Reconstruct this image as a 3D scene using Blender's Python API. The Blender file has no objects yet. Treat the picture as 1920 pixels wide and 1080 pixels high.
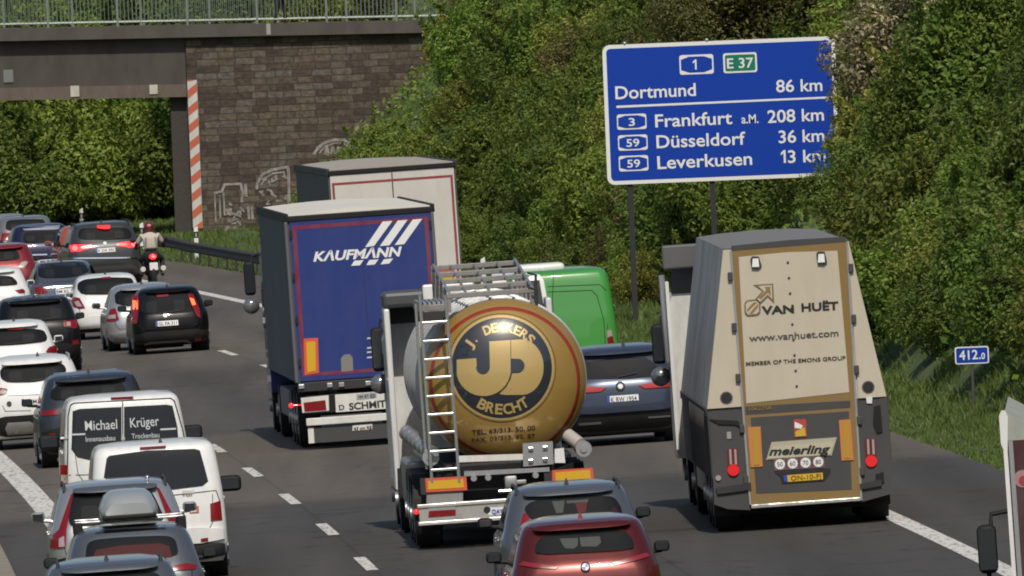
import bpy, bmesh, math, random
import numpy as np
from mathutils import Vector, Matrix

# ------------------------------------------------------------------ camera, sky, sun, exposure
SC = bpy.context.scene
COL = SC.collection
F, CH, YH, ROLL, BANK = 37500.0, 8.05, 597.0, math.atan(0.04), 0.03   # focal length in photo pixels, eye height, horizon, roll, road crossfall
cr, sr = math.cos(ROLL), math.sin(ROLL)
pitch = math.atan(YH / F)
cam_d = bpy.data.cameras.new('camera'); cam = bpy.data.objects.new('camera', cam_d); COL.objects.link(cam)
cam_d.sensor_width = 36; cam_d.lens = F / 1920 * 36; cam_d.clip_start = 1; cam_d.clip_end = 6000
_f = Vector((0, math.cos(pitch), -math.sin(pitch))); _u = Vector((0, math.sin(pitch), math.cos(pitch))); _r = Vector((1, 0, 0))
_R = Matrix((_r * cr - _u * sr, _r * sr + _u * cr, -_f)).transposed()
cam.matrix_world = Matrix.Translation((0, 0, CH)) @ _R.to_4x4()
SC.camera = cam
SUN_EL, SUN_AZ = math.radians(47), math.radians(5)     # the sun stands behind the camera, a little to its right
world = bpy.data.worlds.new('World'); SC.world = world; world.use_nodes = True
wn = world.node_tree.nodes; wl = world.node_tree.links
sky = wn.new('ShaderNodeTexSky'); sky.sky_type = 'NISHITA'; sky.sun_disc = False
sky.sun_elevation = SUN_EL; sky.sun_rotation = math.pi - SUN_AZ; sky.air_density = 1.0; sky.dust_density = 2.0
bg = wn['Background']; bg.inputs[1].default_value = 0.095
wl.new(sky.outputs[0], bg.inputs[0])
sd = bpy.data.lights.new('sun', 'SUN'); sd.energy = 3.35; sd.angle = math.radians(0.5); sd.color = (1, 0.935, 0.82)
sun = bpy.data.objects.new('sun', sd); COL.objects.link(sun)
sun.rotation_euler = Vector((math.sin(SUN_AZ) * math.cos(SUN_EL), -math.cos(SUN_AZ) * math.cos(SUN_EL), math.sin(SUN_EL))).to_track_quat('Z', 'Y').to_euler()
SC.view_settings.view_transform = 'Standard'; SC.view_settings.look = 'None'
SC.view_settings.exposure = -0.14; SC.view_settings.gamma = 1
SC.cycles.filter_width = 1.9; SC.cycles.max_bounces = 6; SC.cycles.transparent_max_bounces = 12

# ------------------------------------------------------------------ road alignment and photo measurements
def edge(Z):                      # X of the right-hand edge line at distance Z
    d = Z - 285.8
    return 5.33 - 0.0373 * d - 0.875e-4 * d * d
def slope(Z): return -0.0373 - 1.75e-4 * (Z - 285.8)
def derot(px, py):
    dx, dy = px - 960, py - 540
    return cr * dx - sr * dy, sr * dx + cr * dy
def world_at(px, py, Z):          # world point at distance Z behind a photo pixel
    x, y = derot(px, py); m = Z / F
    return Vector((x * m, Z, CH - (y + YH) * m))
def project(X, Z, z):             # photo pixel of a world point
    x = X * F / Z; y = (CH - z) * F / Z - YH
    return 960 + cr * x + sr * y, 540 - sr * x + cr * y

# ------------------------------------------------------------------ materials
MATS = {}
def nodes_of(name):
    m = bpy.data.materials.new(name); m.use_nodes = True
    return m, m.node_tree.nodes, m.node_tree.links, m.node_tree.nodes['Principled BSDF']
def mat(name, col, rough=0.5, metal=0.0, coat=0.0, emit=None, es=0.0, dirt=0.0, dscale=3.0, spec=0.5, dcol=None, bump=0.0, bscale=60, alpha=None):
    if name in MATS: return MATS[name]
    m, N, L, b = nodes_of(name)
    b.inputs['Base Color'].default_value = (*col, 1); b.inputs['Roughness'].default_value = rough
    b.inputs['Metallic'].default_value = metal; b.inputs['Coat Weight'].default_value = coat; b.inputs['Coat Roughness'].default_value = 0.04
    b.inputs['Specular IOR Level'].default_value = spec
    if emit: b.inputs['Emission Color'].default_value = (*emit, 1); b.inputs['Emission Strength'].default_value = es
    if alpha is not None: b.inputs['Alpha'].default_value = alpha
    if dirt > 0:                  # worn, dusty patches
        tc = N.new('ShaderNodeTexCoord'); n = N.new('ShaderNodeTexNoise'); n.inputs['Scale'].default_value = dscale; n.inputs['Detail'].default_value = 8; n.inputs['Roughness'].default_value = 0.65
        mp = N.new('ShaderNodeMapping'); mp.inputs['Scale'].default_value = (1.6, 1.0, 0.55)
        L.new(tc.outputs['Object'], mp.inputs[0]); L.new(mp.outputs[0], n.inputs['Vector'])
        r = N.new('ShaderNodeValToRGB'); r.color_ramp.elements[0].position = 0.4; r.color_ramp.elements[1].position = 0.72
        L.new(n.outputs['Fac'], r.inputs[0])
        mm = N.new('ShaderNodeMath'); mm.operation = 'MULTIPLY'; mm.inputs[1].default_value = dirt; L.new(r.outputs[0], mm.inputs[0])
        mx = N.new('ShaderNodeMix'); mx.data_type = 'RGBA'; mx.inputs['A'].default_value = (*col, 1)
        mx.inputs['B'].default_value = (*(dcol or (0.16, 0.14, 0.12)), 1)
        L.new(mm.outputs[0], mx.inputs['Factor']); L.new(mx.outputs['Result'], b.inputs['Base Color'])
        m2 = N.new('ShaderNodeMath'); m2.operation = 'MULTIPLY_ADD'; m2.inputs[1].default_value = 0.4; m2.inputs[2].default_value = rough
        L.new(mm.outputs[0], m2.inputs[0]); L.new(m2.outputs[0], b.inputs['Roughness'])
    if bump > 0:
        tc = N.new('ShaderNodeTexCoord'); n = N.new('ShaderNodeTexNoise'); n.inputs['Scale'].default_value = bscale; n.inputs['Detail'].default_value = 5
        bp = N.new('ShaderNodeBump'); bp.inputs['Strength'].default_value = bump; bp.inputs['Distance'].default_value = 0.05
        L.new(tc.outputs['Object'], n.inputs['Vector']); L.new(n.outputs['Fac'], bp.inputs['Height']); L.new(bp.outputs[0], b.inputs['Normal'])
    MATS[name] = m
    return m
def paint(name, col, metal=0.35, dirt=0.18, rough=0.32):
    d = max(col) < .1; return mat('paint_' + name, col, rough, metal * (.5 if d else 1), 0.4 if d else .7, dirt=dirt * (.3 if d else 1), dscale=2.2, spec=.2 if d else .5)
GLASS = mat('tinted_glass', (0.006, 0.007, 0.008), 0.04, 0, 0, spec=0.5, dirt=0.03, dscale=2.5, dcol=(0.10, 0.10, 0.09))
CLEAR = mat('clear_glass', (0.010, 0.012, 0.013), 0.03, 0, 0, alpha=0.55)
SEATD = mat('seat_cloth_dark', (0.055, 0.056, 0.058), 0.9)
CABIN = mat('cabin_dark', (0.012, 0.012, 0.012), 0.9)
SEAT = mat('seat_cloth_pale', (0.30, 0.33, 0.30), 0.9)
RUBBER = mat('rubber', (0.012, 0.012, 0.012), 0.85, dirt=0.3, dcol=(0.05, 0.045, 0.04))
BLACK = mat('black_plastic', (0.010, 0.010, 0.011), 0.6, spec=.3, dirt=0.2, dcol=(0.035, 0.032, 0.03))
DARK = mat('dark_trim', (0.022, 0.022, 0.024), 0.6, dirt=0.15, dcol=(.07, .065, .06))
RIM = mat('alloy_rim', (0.35, 0.35, 0.36), 0.35, 0.9)
CHROME = mat('chrome', (0.75, 0.76, 0.78), 0.12, 1.0)
STEEL = mat('galvanised_steel', (0.42, 0.43, 0.44), 0.42, 0.75, dirt=0.5, dscale=4)
ALU = mat('bare_aluminium', (0.62, 0.62, 0.62), 0.3, 0.8, dirt=0.3)
LAMP = mat('red_lens', (0.21, 0.006, 0.010), 0.15, 0, 0.4, dirt=.35, dscale=9, dcol=(.09, .004, .006))
LAMPLIT = mat('red_lens_lit', (0.5, 0.01, 0.02), 0.15, 0, 0.5, (1.0, 0.03, 0.03), 1.6)
LAMPHOT = mat('brake_bulb_lit', (0.8, 0.05, 0.05), 0.2, 0, 0.3, (1.0, 0.10, 0.10), 3.5)
LAMPORANGE = mat('brake_bulb_orange', (0.8, 0.1, 0.03), 0.2, 0, 0.3, (1.0, 0.13, 0.04), 2.2)
LENSW = mat('clear_lens', (0.42, 0.36, 0.35), 0.12, 0.2, 0.6)
PLATE = mat('plate_white', (0.72, 0.72, 0.72), 0.4)
PLATEY = mat('plate_yellow', (0.62, 0.38, 0.03), 0.4)
EUBLUE = mat('plate_blue', (0.03, 0.06, 0.35), 0.4)
INK = mat('ink_black', (0.015, 0.015, 0.017), 0.5)
MARK_Y = mat('marker_yellow', (0.62, 0.36, 0.02), 0.4)
MARK_R = mat('marker_red', (0.62, 0.10, 0.05), 0.4)
WHITE = mat('white_lacquer', (0.72, 0.72, 0.71), 0.35, 0, 0.4, dirt=0.3, dscale=2.0, dcol=(0.40, 0.37, 0.33))

# ------------------------------------------------------------------ mesh helpers
def add_box(bm, x0, x1, y0, y1, z0, z1, bev=0.0, seg=2):
    v = [bm.verts.new((x, y, z)) for x in (x0, x1) for y in (y0, y1) for z in (z0, z1)]
    fs = [bm.faces.new([v[i] for i in q]) for q in ((0, 1, 3, 2), (4, 6, 7, 5), (0, 4, 5, 1), (2, 3, 7, 6), (0, 2, 6, 4), (1, 5, 7, 3))]
    if bev > 0:
        es = list({e for f in fs for e in f.edges})
        bmesh.ops.bevel(bm, geom=es, offset=min(bev, 0.45 * min(abs(x1 - x0), abs(y1 - y0), abs(z1 - z0))), segments=seg, profile=0.5, affect='EDGES')
def add_loft(bm, rings, cap=True):
    vs = [[bm.verts.new(p) for p in r] for r in rings]
    n = len(vs[0])
    for a, b in zip(vs, vs[1:]):
        for i in range(n):
            j = (i + 1) % n
            bm.faces.new((a[i], a[j], b[j], b[i]))
    if cap:
        bm.faces.new(vs[0][::-1]); bm.faces.new(vs[-1])
def add_tube(bm, pts, r, seg=8, closed=False):
    pts = [Vector(p) for p in pts]; rs = r if isinstance(r, (list, tuple)) else [r] * len(pts)
    rings = []; up = None
    for i, p in enumerate(pts):
        t = (pts[min(i + 1, len(pts) - 1)] - pts[max(i - 1, 0)]).normalized()
        if up is None: up = Vector((0, 0, 1)) if abs(t.z) < 0.9 else Vector((0, 1, 0))
        a = t.cross(up).normalized(); b = a.cross(t).normalized(); up = b
        rings.append([p + (a * math.cos(k * 2 * math.pi / seg) + b * math.sin(k * 2 * math.pi / seg)) * rs[i] for k in range(seg)])
    add_loft(bm, rings)
def add_cyl(bm, c, ax, r, l, seg=24, r2=None):   # c = middle, ax = direction
    c = Vector(c); ax = Vector(ax).normalized(); add_tube(bm, [c - ax * l / 2, c + ax * l / 2], [r, r if r2 is None else r2], seg)
def add_prism(bm, pts, vec):
    vec = Vector(vec); a = [bm.verts.new(p) for p in pts]; b = [bm.verts.new(Vector(p) + vec) for p in pts]
    n = len(pts); bm.faces.new(a); bm.faces.new(b[::-1])
    for i in range(n):
        j = (i + 1) % n; bm.faces.new((a[j], a[i], b[i], b[j]))
def add_ball(bm, c, r, seg=16, sc=(1, 1, 1)):
    bmesh.ops.create_uvsphere(bm, u_segments=seg, v_segments=max(6, seg // 2), radius=1, matrix=Matrix.Translation(c) @ Matrix.Diagonal((r * sc[0], r * sc[1], r * sc[2], 1)))
def mk(name, bm, m, parent=None, smooth=False, label=None, cat=None, group=None, kind=None, angle=40):
    bmesh.ops.recalc_face_normals(bm, faces=bm.faces[:])
    me = bpy.data.meshes.new(name); bm.to_mesh(me); bm.free()
    if m: me.materials.append(m)
    if smooth:
        me.shade_smooth()
        try: me.set_sharp_from_angle(angle=math.radians(angle))
        except Exception: pass
    o = bpy.data.objects.new(name, me); COL.objects.link(o)
    if parent: o.parent = parent
    return tag(o, label, cat, group, kind)
def tag(o, label=None, cat=None, group=None, kind=None):
    if label: o['label'] = label
    if cat: o['category'] = cat
    if group: o['group'] = group
    if kind: o['kind'] = kind
    return o
def empty(name, loc=(0, 0, 0), label=None, cat=None, group=None):
    o = bpy.data.objects.new(name, None); o.empty_display_size = 0.3; COL.objects.link(o); o.location = loc
    return tag(o, label, cat, group)
_tc = {}
def text2d(s, bold=0.0, shear=0.0, space=1.0):   # letters as flat triangles, width and cap height normalised to 1
    k = (s, bold, shear, space)
    if k in _tc: return _tc[k]
    c = bpy.data.curves.new('t', 'FONT'); c.body = s; c.size = 1; c.offset = bold; c.shear = shear; c.space_character = space; c.resolution_u = 4
    c.fill_mode = 'FRONT'
    o = bpy.data.objects.new('t', c); COL.objects.link(o)
    dg = bpy.context.evaluated_depsgraph_get(); dg.update()
    me = bpy.data.meshes.new_from_object(o.evaluated_get(dg))
    v = np.array([tuple(p.co)[:2] for p in me.vertices]); fs = [tuple(p.vertices) for p in me.polygons]
    bpy.data.objects.remove(o); bpy.data.curves.remove(c); bpy.data.meshes.remove(me)
    x0, x1 = v[:, 0].min(), v[:, 0].max()
    v[:, 0] = (v[:, 0] - x0) / (x1 - x0); v[:, 1] = v[:, 1] / 0.729
    _tc[k] = (v, fs)
    return _tc[k]

def pchip(xk, yk, x):
    xk, yk = np.array(xk, float), np.array(yk, float); h = np.diff(xk); d = np.diff(yk) / h
    m = np.zeros(len(xk)); m[0], m[-1] = d[0], d[-1]
    for i in range(1, len(xk) - 1):
        if d[i - 1] * d[i] > 0:
            w1, w2 = 2 * h[i] + h[i - 1], h[i] + 2 * h[i - 1]; m[i] = (w1 + w2) / (w1 / d[i - 1] + w2 / d[i])
    x = np.clip(np.asarray(x, float), xk[0], xk[-1]); i = np.clip(np.searchsorted(xk, x) - 1, 0, len(h) - 1)
    t = (x - xk[i]) / h[i]
    return ((2 * t**3 - 3 * t**2 + 1) * yk[i] + (t**3 - 2 * t**2 + t) * h[i] * m[i] + (-2 * t**3 + 3 * t**2) * yk[i + 1] + (t**3 - t**2) * h[i] * m[i + 1])

# ------------------------------------------------------------------ a frame standing at a place on the road, measured off the photo
class Frame:
    def __init__(s, name, label, cat, X, Z, zg, rz=0.0, bank=0.0, group=None):
        s.X, s.Z, s.zg, s.rz, s.b = X, Z, zg, rz, bank
        s.e = empty(name, (X, Z, zg), label, cat, group); s.e.rotation_euler = (0, -bank, rz)
        s.surf = lambda u, v: 0.0
    def loc(s, px, py, dy=0.0):            # local x, z on the rear plane
        p = world_at(px, py, s.Z + dy); dx = (p.x - s.X + dy * math.tan(s.rz)) / math.cos(s.rz); dz = p.z - s.zg
        return dx * math.cos(s.b) + dz * math.sin(s.b), -dx * math.sin(s.b) + dz * math.cos(s.b)
    def L(s, pts, dy=0.0): return [s.loc(*p, dy) for p in pts]
    def _skin(s, bm, off, depth, step, side=None):
        bm.normal_update(); bmesh.ops.triangulate(bm, faces=bm.faces[:], ngon_method='EAR_CLIP')
        if step:
            us = [v.co.x for v in bm.verts]; vs = [v.co.z for v in bm.verts]
            for ax, lo, hi in ((0, min(us), max(us)), (2, min(vs), max(vs))):
                t = math.ceil(lo / step) * step
                while t < hi:
                    co = [0, 0, 0]; co[ax] = t; no = [0, 0, 0]; no[ax] = 1
                    bmesh.ops.bisect_plane(bm, geom=bm.verts[:] + bm.edges[:] + bm.faces[:], plane_co=co, plane_no=no)
                    t += step
        bd = [e for e in bm.edges if len(e.link_faces) == 1]
        if depth > 0:
            r = bmesh.ops.extrude_edge_only(bm, edges=bd)
            back = {v for v in r['geom'] if isinstance(v, bmesh.types.BMVert)}
        else: back = set()
        for v in bm.verts:
            y = s.surf(v.co.x, v.co.z) - off
            v.co.y = y + (depth if v in back else 0)
    def patch(s, name, m, pts, off=0.006, depth=0.02, step=0.08, parent=None, label=None, smooth=True, hole=None):
        bm = bmesh.new()
        polys = pts if isinstance(pts[0][0], (list, tuple)) else [pts]
        for P in polys: bm.faces.new([bm.verts.new((u, 0, v)) for u, v in P])
        s._skin(bm, off, depth, step)
        return mk(name, bm, m, parent or s.e, smooth, label, angle=50)
    def ppatch(s, name, m, pts, off=0.006, depth=0.02, step=0.08, parent=None, label=None):
        return s.patch(name, m, s.L(pts), off, depth, step, parent, label)
    def sym(s, name, m, pts, off=0.006, depth=0.02, step=0.08, parents=(None, None), px=True):
        p = s.L(pts) if px else pts
        a = s.patch(name, m, p, off, depth, step, parents[0])
        b = s.patch(name, m, [(-u, v) for u, v in p][::-1], off, depth, step, parents[1])
        return a, b
    def text(s, name, m, txt, a, b, cap, off=0.012, bold=0.0, shear=0.0, step=0, parent=None, px=True, space=1.0):
        A, B = (s.loc(*a), s.loc(*b)) if px else (a, b)
        if px: cap = cap * s.Z / F
        d = Vector((B[0] - A[0], B[1] - A[1])); n = Vector((-d.y, d.x)).normalized() * cap
        v, fs = text2d(txt, bold, shear, space); words = [fs]
        if ' ' in txt:                     # every word its own piece
            iv = sorted((min(v[i][0] for i in f), max(v[i][0] for i in f), f) for f in fs); words = [[]]; hi = iv[0][1]
            for x0, x1, f in iv:
                if x0 > hi + .22 * cap / d.length: words.append([])
                words[-1].append(f); hi = max(hi, x1)
        for w in words[1:]: s._word(name, m, v, w, A, d, n, off, step, parent)
        return s._word(name, m, v, words[0], A, d, n, off, step, parent)
    def _word(s, name, m, v, fs, A, d, n, off, step, parent):
        bm = bmesh.new(); used = {i for f in fs for i in f}
        vs = {i: bm.verts.new((A[0] + d.x * v[i][0] + n.x * v[i][1], 0, A[1] + d.y * v[i][0] + n.y * v[i][1])) for i in used}
        for f in fs:
            try: bm.faces.new([vs[i] for i in f])
            except ValueError: pass
        s._skin(bm, off, 0.004, step)
        return mk(name, bm, m, parent or s.e)
def rect(x0, x1, z0, z1): return [(x0, z0), (x1, z0), (x1, z1), (x0, z1)]
def rrect(x0, x1, z0, z1, r, n=4):
    P = []
    for cx, cz, a0 in ((x1 - r, z0 + r, -90), (x1 - r, z1 - r, 0), (x0 + r, z1 - r, 90), (x0 + r, z0 + r, 180)):
        for k in range(n + 1):
            a = math.radians(a0 + 90 * k / n); P.append((cx + r * math.cos(a), cz + r * math.sin(a)))
    return P
def disc(cx, cz, r, n=24, rz=None): return [(cx + r * math.cos(k * 2 * math.pi / n), cz + (rz or r) * math.sin(k * 2 * math.pi / n)) for k in range(n)]
def ringpolys(cx, cz, r0, r1, n=48):
    A, B = disc(cx, cz, r0, n), disc(cx, cz, r1, n)
    return [[A[i], B[i], B[(i + 1) % n], A[(i + 1) % n]] for i in range(n)]
def round_poly(P, k=2):                        # soften the corners of an outline
    for _ in range(k):
        Q = []
        for i in range(len(P)):
            a, b = P[i], P[(i + 1) % len(P)]
            Q += [(a[0] * .82 + b[0] * .18, a[1] * .82 + b[1] * .18), (a[0] * .18 + b[0] * .82, a[1] * .18 + b[1] * .82)]
        P = Q
    return P
# ------------------------------------------------------------------ ground, road, markings
def toe(Z): return 5.0 + min(max((Z - 330) / 290, -0.2), 1.15) * 4.3
def ground_z(o, Z):               # height at offset o right of the edge line
    if o < -12.6: return 0.03 * -12.6 + (0 if o > -40 else min((-40 - o) * 0.5, 9))
    if o < 2.9: return 0.03 * o
    t = toe(Z); v = 0.087 + 0.03 * (o - 2.9)
    if o > t:
        d = o - t; v += min(0.45 * d * d, 0.9 * d - 0.45) if d < 1 else 0.9 * d - 0.45
        if v > 10.5: v = 10.5 + (v - 10.5) * 0.04
    return v
def road_strip(name, o0, o1, Z0, Z1, m, lift=0.004, step=4.0, across=1, **k):
    bm = bmesh.new(); n = max(2, int(math.ceil((Z1 - Z0) / step)) + 1); rows = []
    for i in range(n):
        Z = Z0 + (Z1 - Z0) * i / (n - 1); rows.append([])
        for j in range(across + 1):
            o = o0 + (o1 - o0) * j / across; rows[-1].append(bm.verts.new((edge(Z) + o, Z, 0.03 * o + lift)))
    uv = bm.loops.layers.uv.new('lane')
    for a, b in zip(rows, rows[1:]):
        for j in range(across):
            f = bm.faces.new((a[j], a[j + 1], b[j + 1], b[j]))
            for l in f.loops: l[uv].uv = ((l.vert.co.x - edge(l.vert.co.y) + 15.4) / 3.85, l.vert.co.y / 10)
    return mk(name, bm, m, **k)

m, N, L, b = nodes_of('soil_and_grass')
tc = N.new('ShaderNodeTexCoord'); n1 = N.new('ShaderNodeTexNoise'); n1.inputs['Scale'].default_value = 0.9; n1.inputs['Detail'].default_value = 9
r = N.new('ShaderNodeValToRGB'); r.color_ramp.elements[0].color = (0.040, 0.058, 0.016, 1); r.color_ramp.elements[1].color = (0.085, 0.125, 0.032, 1)
r.color_ramp.elements[0].position = 0.35; r.color_ramp.elements[1].position = 0.68
L.new(tc.outputs['Object'], n1.inputs['Vector']); L.new(n1.outputs['Fac'], r.inputs[0]); L.new(r.outputs[0], b.inputs['Base Color']); b.inputs['Roughness'].default_value = 1
SOIL = m
m, N, L, b = nodes_of('worn_asphalt')             # patched road surface: older brown and newer dark lengths
tc = N.new('ShaderNodeTexCoord'); sp = N.new('ShaderNodeSeparateXYZ'); L.new(tc.outputs['Object'], sp.inputs[0])
nz = N.new('ShaderNodeTexNoise'); nz.inputs['Scale'].default_value = 0.25; nz.inputs['Detail'].default_value = 3; L.new(tc.outputs['Object'], nz.inputs['Vector'])
ad = N.new('ShaderNodeMath'); ad.operation = 'MULTIPLY_ADD'; ad.inputs[1].default_value = 3.0; L.new(nz.outputs['Fac'], ad.inputs[0]); L.new(sp.outputs['Y'], ad.inputs[2])
mr = N.new('ShaderNodeMapRange'); mr.inputs['From Min'].default_value = 230; mr.inputs['From Max'].default_value = 630; L.new(ad.outputs[0], mr.inputs['Value'])
r = N.new('ShaderNodeValToRGB'); e = r.color_ramp.elements
DK, BR, MD = (0.066, 0.061, 0.056, 1), (0.118, 0.101, 0.083, 1), (0.086, 0.077, 0.069, 1)
e[0].position = 0; e[0].color = DK; e[1].position = 1; e[1].color = BR
for p, c in ((0.215, DK), (0.225, BR), (0.335, BR), (0.345, MD), (0.48, MD), (0.50, BR), (0.62, BR), (0.66, MD), (0.75, BR)):
    q = e.new(p); q.color = c
L.new(mr.outputs[0], r.inputs[0])
n2 = N.new('ShaderNodeTexNoise'); n2.inputs['Scale'].default_value = 9; n2.inputs['Detail'].default_value = 8; n2.inputs['Roughness'].default_value = 0.7; L.new(tc.outputs['Object'], n2.inputs['Vector'])
mp = N.new('ShaderNodeMapping'); mp.inputs['Scale'].default_value = (1.5, 0.03, 1); n3 = N.new('ShaderNodeTexNoise'); n3.inputs['Scale'].default_value = 1.0; n3.inputs['Detail'].default_value = 5
L.new(tc.outputs['Object'], mp.inputs[0]); L.new(mp.outputs[0], n3.inputs['Vector'])
a2 = N.new('ShaderNodeMath'); a2.operation = 'ADD'; L.new(n2.outputs['Fac'], a2.inputs[0]); L.new(n3.outputs['Fac'], a2.inputs[1])
r2 = N.new('ShaderNodeMapRange'); r2.inputs['From Min'].default_value = 0.6; r2.inputs['From Max'].default_value = 1.4; r2.inputs['To Min'].default_value = 0.72; r2.inputs['To Max'].default_value = 1.28
L.new(a2.outputs[0], r2.inputs['Value'])
uvn = N.new('ShaderNodeUVMap'); uvn.uv_map = 'lane'; su = N.new('ShaderNodeSeparateXYZ'); L.new(uvn.outputs[0], su.inputs[0])
fu = N.new('ShaderNodeMath'); fu.operation = 'FRACT'; L.new(su.outputs['X'], fu.inputs[0])
wr = N.new('ShaderNodeValToRGB'); we = wr.color_ramp.elements; we[0].position = 0; we[0].color = (.93,) * 3 + (1,); we[1].position = 1; we[1].color = (.93,) * 3 + (1,)
for pp_, vv in ((.012, .70), (.022, .98), (.25, 1.06), (.38, .90), (.5, .80), (.62, .90), (.78, 1.06)):
    q = we.new(pp_); q.color = (vv, vv, vv, 1)
L.new(fu.outputs[0], wr.inputs[0]); n5 = N.new('ShaderNodeTexNoise'); n5.inputs['Scale'].default_value = .6; n5.inputs['Detail'].default_value = 6; L.new(tc.outputs['Object'], n5.inputs['Vector'])
vr = N.new('ShaderNodeTexVoronoi'); vr.feature = 'DISTANCE_TO_EDGE'; vr.inputs['Scale'].default_value = .16; vw = N.new('ShaderNodeVectorMath'); vw.operation = 'MULTIPLY_ADD'; vw.inputs[1].default_value = (4, 4, 0); L.new(n5.outputs['Color'], vw.inputs[0]); L.new(tc.outputs['Object'], vw.inputs[2]); L.new(vw.outputs[0], vr.inputs['Vector'])
cm = N.new('ShaderNodeMapRange'); cm.inputs['From Max'].default_value = .012; cm.inputs['To Min'].default_value = .55; L.new(vr.outputs['Distance'], cm.inputs['Value'])
m5 = N.new('ShaderNodeMath'); m5.operation = 'MULTIPLY'; L.new(wr.outputs[0], m5.inputs[0]); L.new(cm.outputs[0], m5.inputs[1]); m6 = N.new('ShaderNodeMath'); m6.operation = 'MULTIPLY'; L.new(m5.outputs[0], m6.inputs[0]); L.new(r2.outputs[0], m6.inputs[1])
vm = N.new('ShaderNodeVectorMath'); vm.operation = 'SCALE'; L.new(r.outputs[0], vm.inputs[0]); L.new(m6.outputs[0], vm.inputs['Scale']); L.new(vm.outputs[0], b.inputs['Base Color'])
b.inputs['Roughness'].default_value = 0.85; b.inputs['Specular IOR Level'].default_value = 0.3
ASPHALT = m
m, N, L, b = nodes_of('worn_road_paint')
tc = N.new('ShaderNodeTexCoord'); n1 = N.new('ShaderNodeTexNoise'); n1.inputs['Scale'].default_value = 5; n1.inputs['Detail'].default_value = 10; n1.inputs['Roughness'].default_value = 0.75
mp = N.new('ShaderNodeMapping'); mp.inputs['Scale'].default_value = (2.5, 0.25, 1); L.new(tc.outputs['Object'], mp.inputs[0]); L.new(mp.outputs[0], n1.inputs['Vector'])
r = N.new('ShaderNodeValToRGB'); r.color_ramp.elements[0].color = (0.10, 0.09, 0.08, 1); r.color_ramp.elements[1].color = (0.66, 0.64, 0.59, 1)
r.color_ramp.elements[0].position = 0.34; r.color_ramp.elements[1].position = 0.50
L.new(n1.outputs['Fac'], r.inputs[0]); L.new(r.outputs[0], b.inputs['Base Color']); b.inputs['Roughness'].default_value = 0.7
ROADPAINT = m
CONCRETE = mat('weathered_concrete', (0.27, 0.235, 0.19), 0.9, dirt=0.6, dscale=1.5, dcol=(0.12, 0.10, 0.08), bump=0.2)

# one ground sheet following the road, with the cutting slope on its right
bm = bmesh.new(); rows = []
Zs = [120 + 6 * i for i in range(126)] + [900, 960, 1050, 1200, 1500]
os_ = [-400, -120, -60, -40, -20, -14, -12.6, -8, -4, 0, 2.9] + [3.4 + 0.45 * i for i in range(46)] + [28, 34, 45, 70, 130, 400]
rg = random.Random(4)
for Z in Zs:
    row = []
    for o in os_:
        z = ground_z(o, Z) + (rg.uniform(-.10, .14) if 6 < o < 60 else 0)
        row.append(bm.verts.new((edge(min(Z, 900)) - (max(Z - 900, 0) * 0.12) + o, Z, z - (0.03 if o <= 3 else 0))))
    rows.append(row)
for a, bb in zip(rows, rows[1:]):
    for j in range(len(os_) - 1): bm.faces.new((a[j], a[j + 1], bb[j + 1], bb[j]))
mk('ground', bm, SOIL, smooth=True, kind='structure')
road_strip('road', -12.6, 2.9, 120, 860, ASPHALT, 0.0, 4, 4, kind='structure')
MK = dict(kind='structure')
for o, w in ((0.0, 0.30), (-11.5, 0.40)):
    road_strip('road_marking', o - w / 2, o + w / 2, 150, 760, ROADPAINT, 0.006, 4, **MK)
for o, z0 in ((-7.7, 281.5), (-3.85, 439.0)):
    for k in range(-6, 20):
        Z = z0 + 18.3 * k
        if 190 < Z < 640: road_strip('road_marking', o - 0.085, o + 0.085, Z - 3.2, Z + 3.2, ROADPAINT, 0.006, 2.1, **MK)
# kerb of the median at the left
bm = bmesh.new(); Ls = []
for i in range(60):
    Z = 150 + i * 10; x = edge(Z)
    Ls.append([(x - 13.6, Z, -0.42), (x - 12.55, Z, -0.40), (x - 12.62, Z, -0.24), (x - 13.6, Z, -0.22)])
add_loft(bm, Ls); mk('kerb', bm, CONCRETE, kind='structure')

# ------------------------------------------------------------------ bridge
ZB = 623.0
m, N, L, b = nodes_of('coursed_stone')
tc = N.new('ShaderNodeTexCoord'); mp = N.new('ShaderNodeMapping'); mp.inputs['Rotation'].default_value = (math.radians(90), 0, 0)
br = N.new('ShaderNodeTexBrick'); br.inputs['Scale'].default_value = 1.0; br.inputs['Brick Width'].default_value = 0.50; br.inputs['Row Height'].default_value = 0.215
br.inputs['Mortar Size'].default_value = 0.015; br.inputs['Mortar Smooth'].default_value = 0.4; br.offset = 0.43; br.squash = 1.2; br.squash_frequency = 2; br.inputs['Bias'].default_value = -0.15
br.inputs['Color1'].default_value = (0, 0, 0, 1); br.inputs['Color2'].default_value = (1, 1, 1, 1); br.inputs['Mortar'].default_value = (0.5, 0.5, 0.5, 1)
nn = N.new('ShaderNodeTexNoise'); nn.inputs['Scale'].default_value = 1.7; nn.inputs['Detail'].default_value = 4
va = N.new('ShaderNodeVectorMath'); va.operation = 'MULTIPLY_ADD'; va.inputs[1].default_value = (0.34, 0.075, 0.0)
L.new(tc.outputs['Object'], mp.inputs[0]); L.new(tc.outputs['Object'], nn.inputs['Vector']); L.new(nn.outputs['Color'], va.inputs[0]); L.new(mp.outputs[0], va.inputs[2]); L.new(va.outputs[0], br.inputs['Vector'])
r = N.new('ShaderNodeValToRGB'); e = r.color_ramp.elements; e[0].color = (0.059, 0.041, 0.032, 1); e[1].color = (0.137, 0.092, 0.059, 1)
for p, c in ((.2, (0.078, 0.058, 0.044, 1)), (.42, (0.095, 0.074, 0.056, 1)), (.6, (0.111, 0.084, 0.059, 1)), (.80, (0.105, 0.093, 0.080, 1)), (.93, (0.155, 0.083, 0.040, 1))): q = e.new(p); q.color = c
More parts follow.
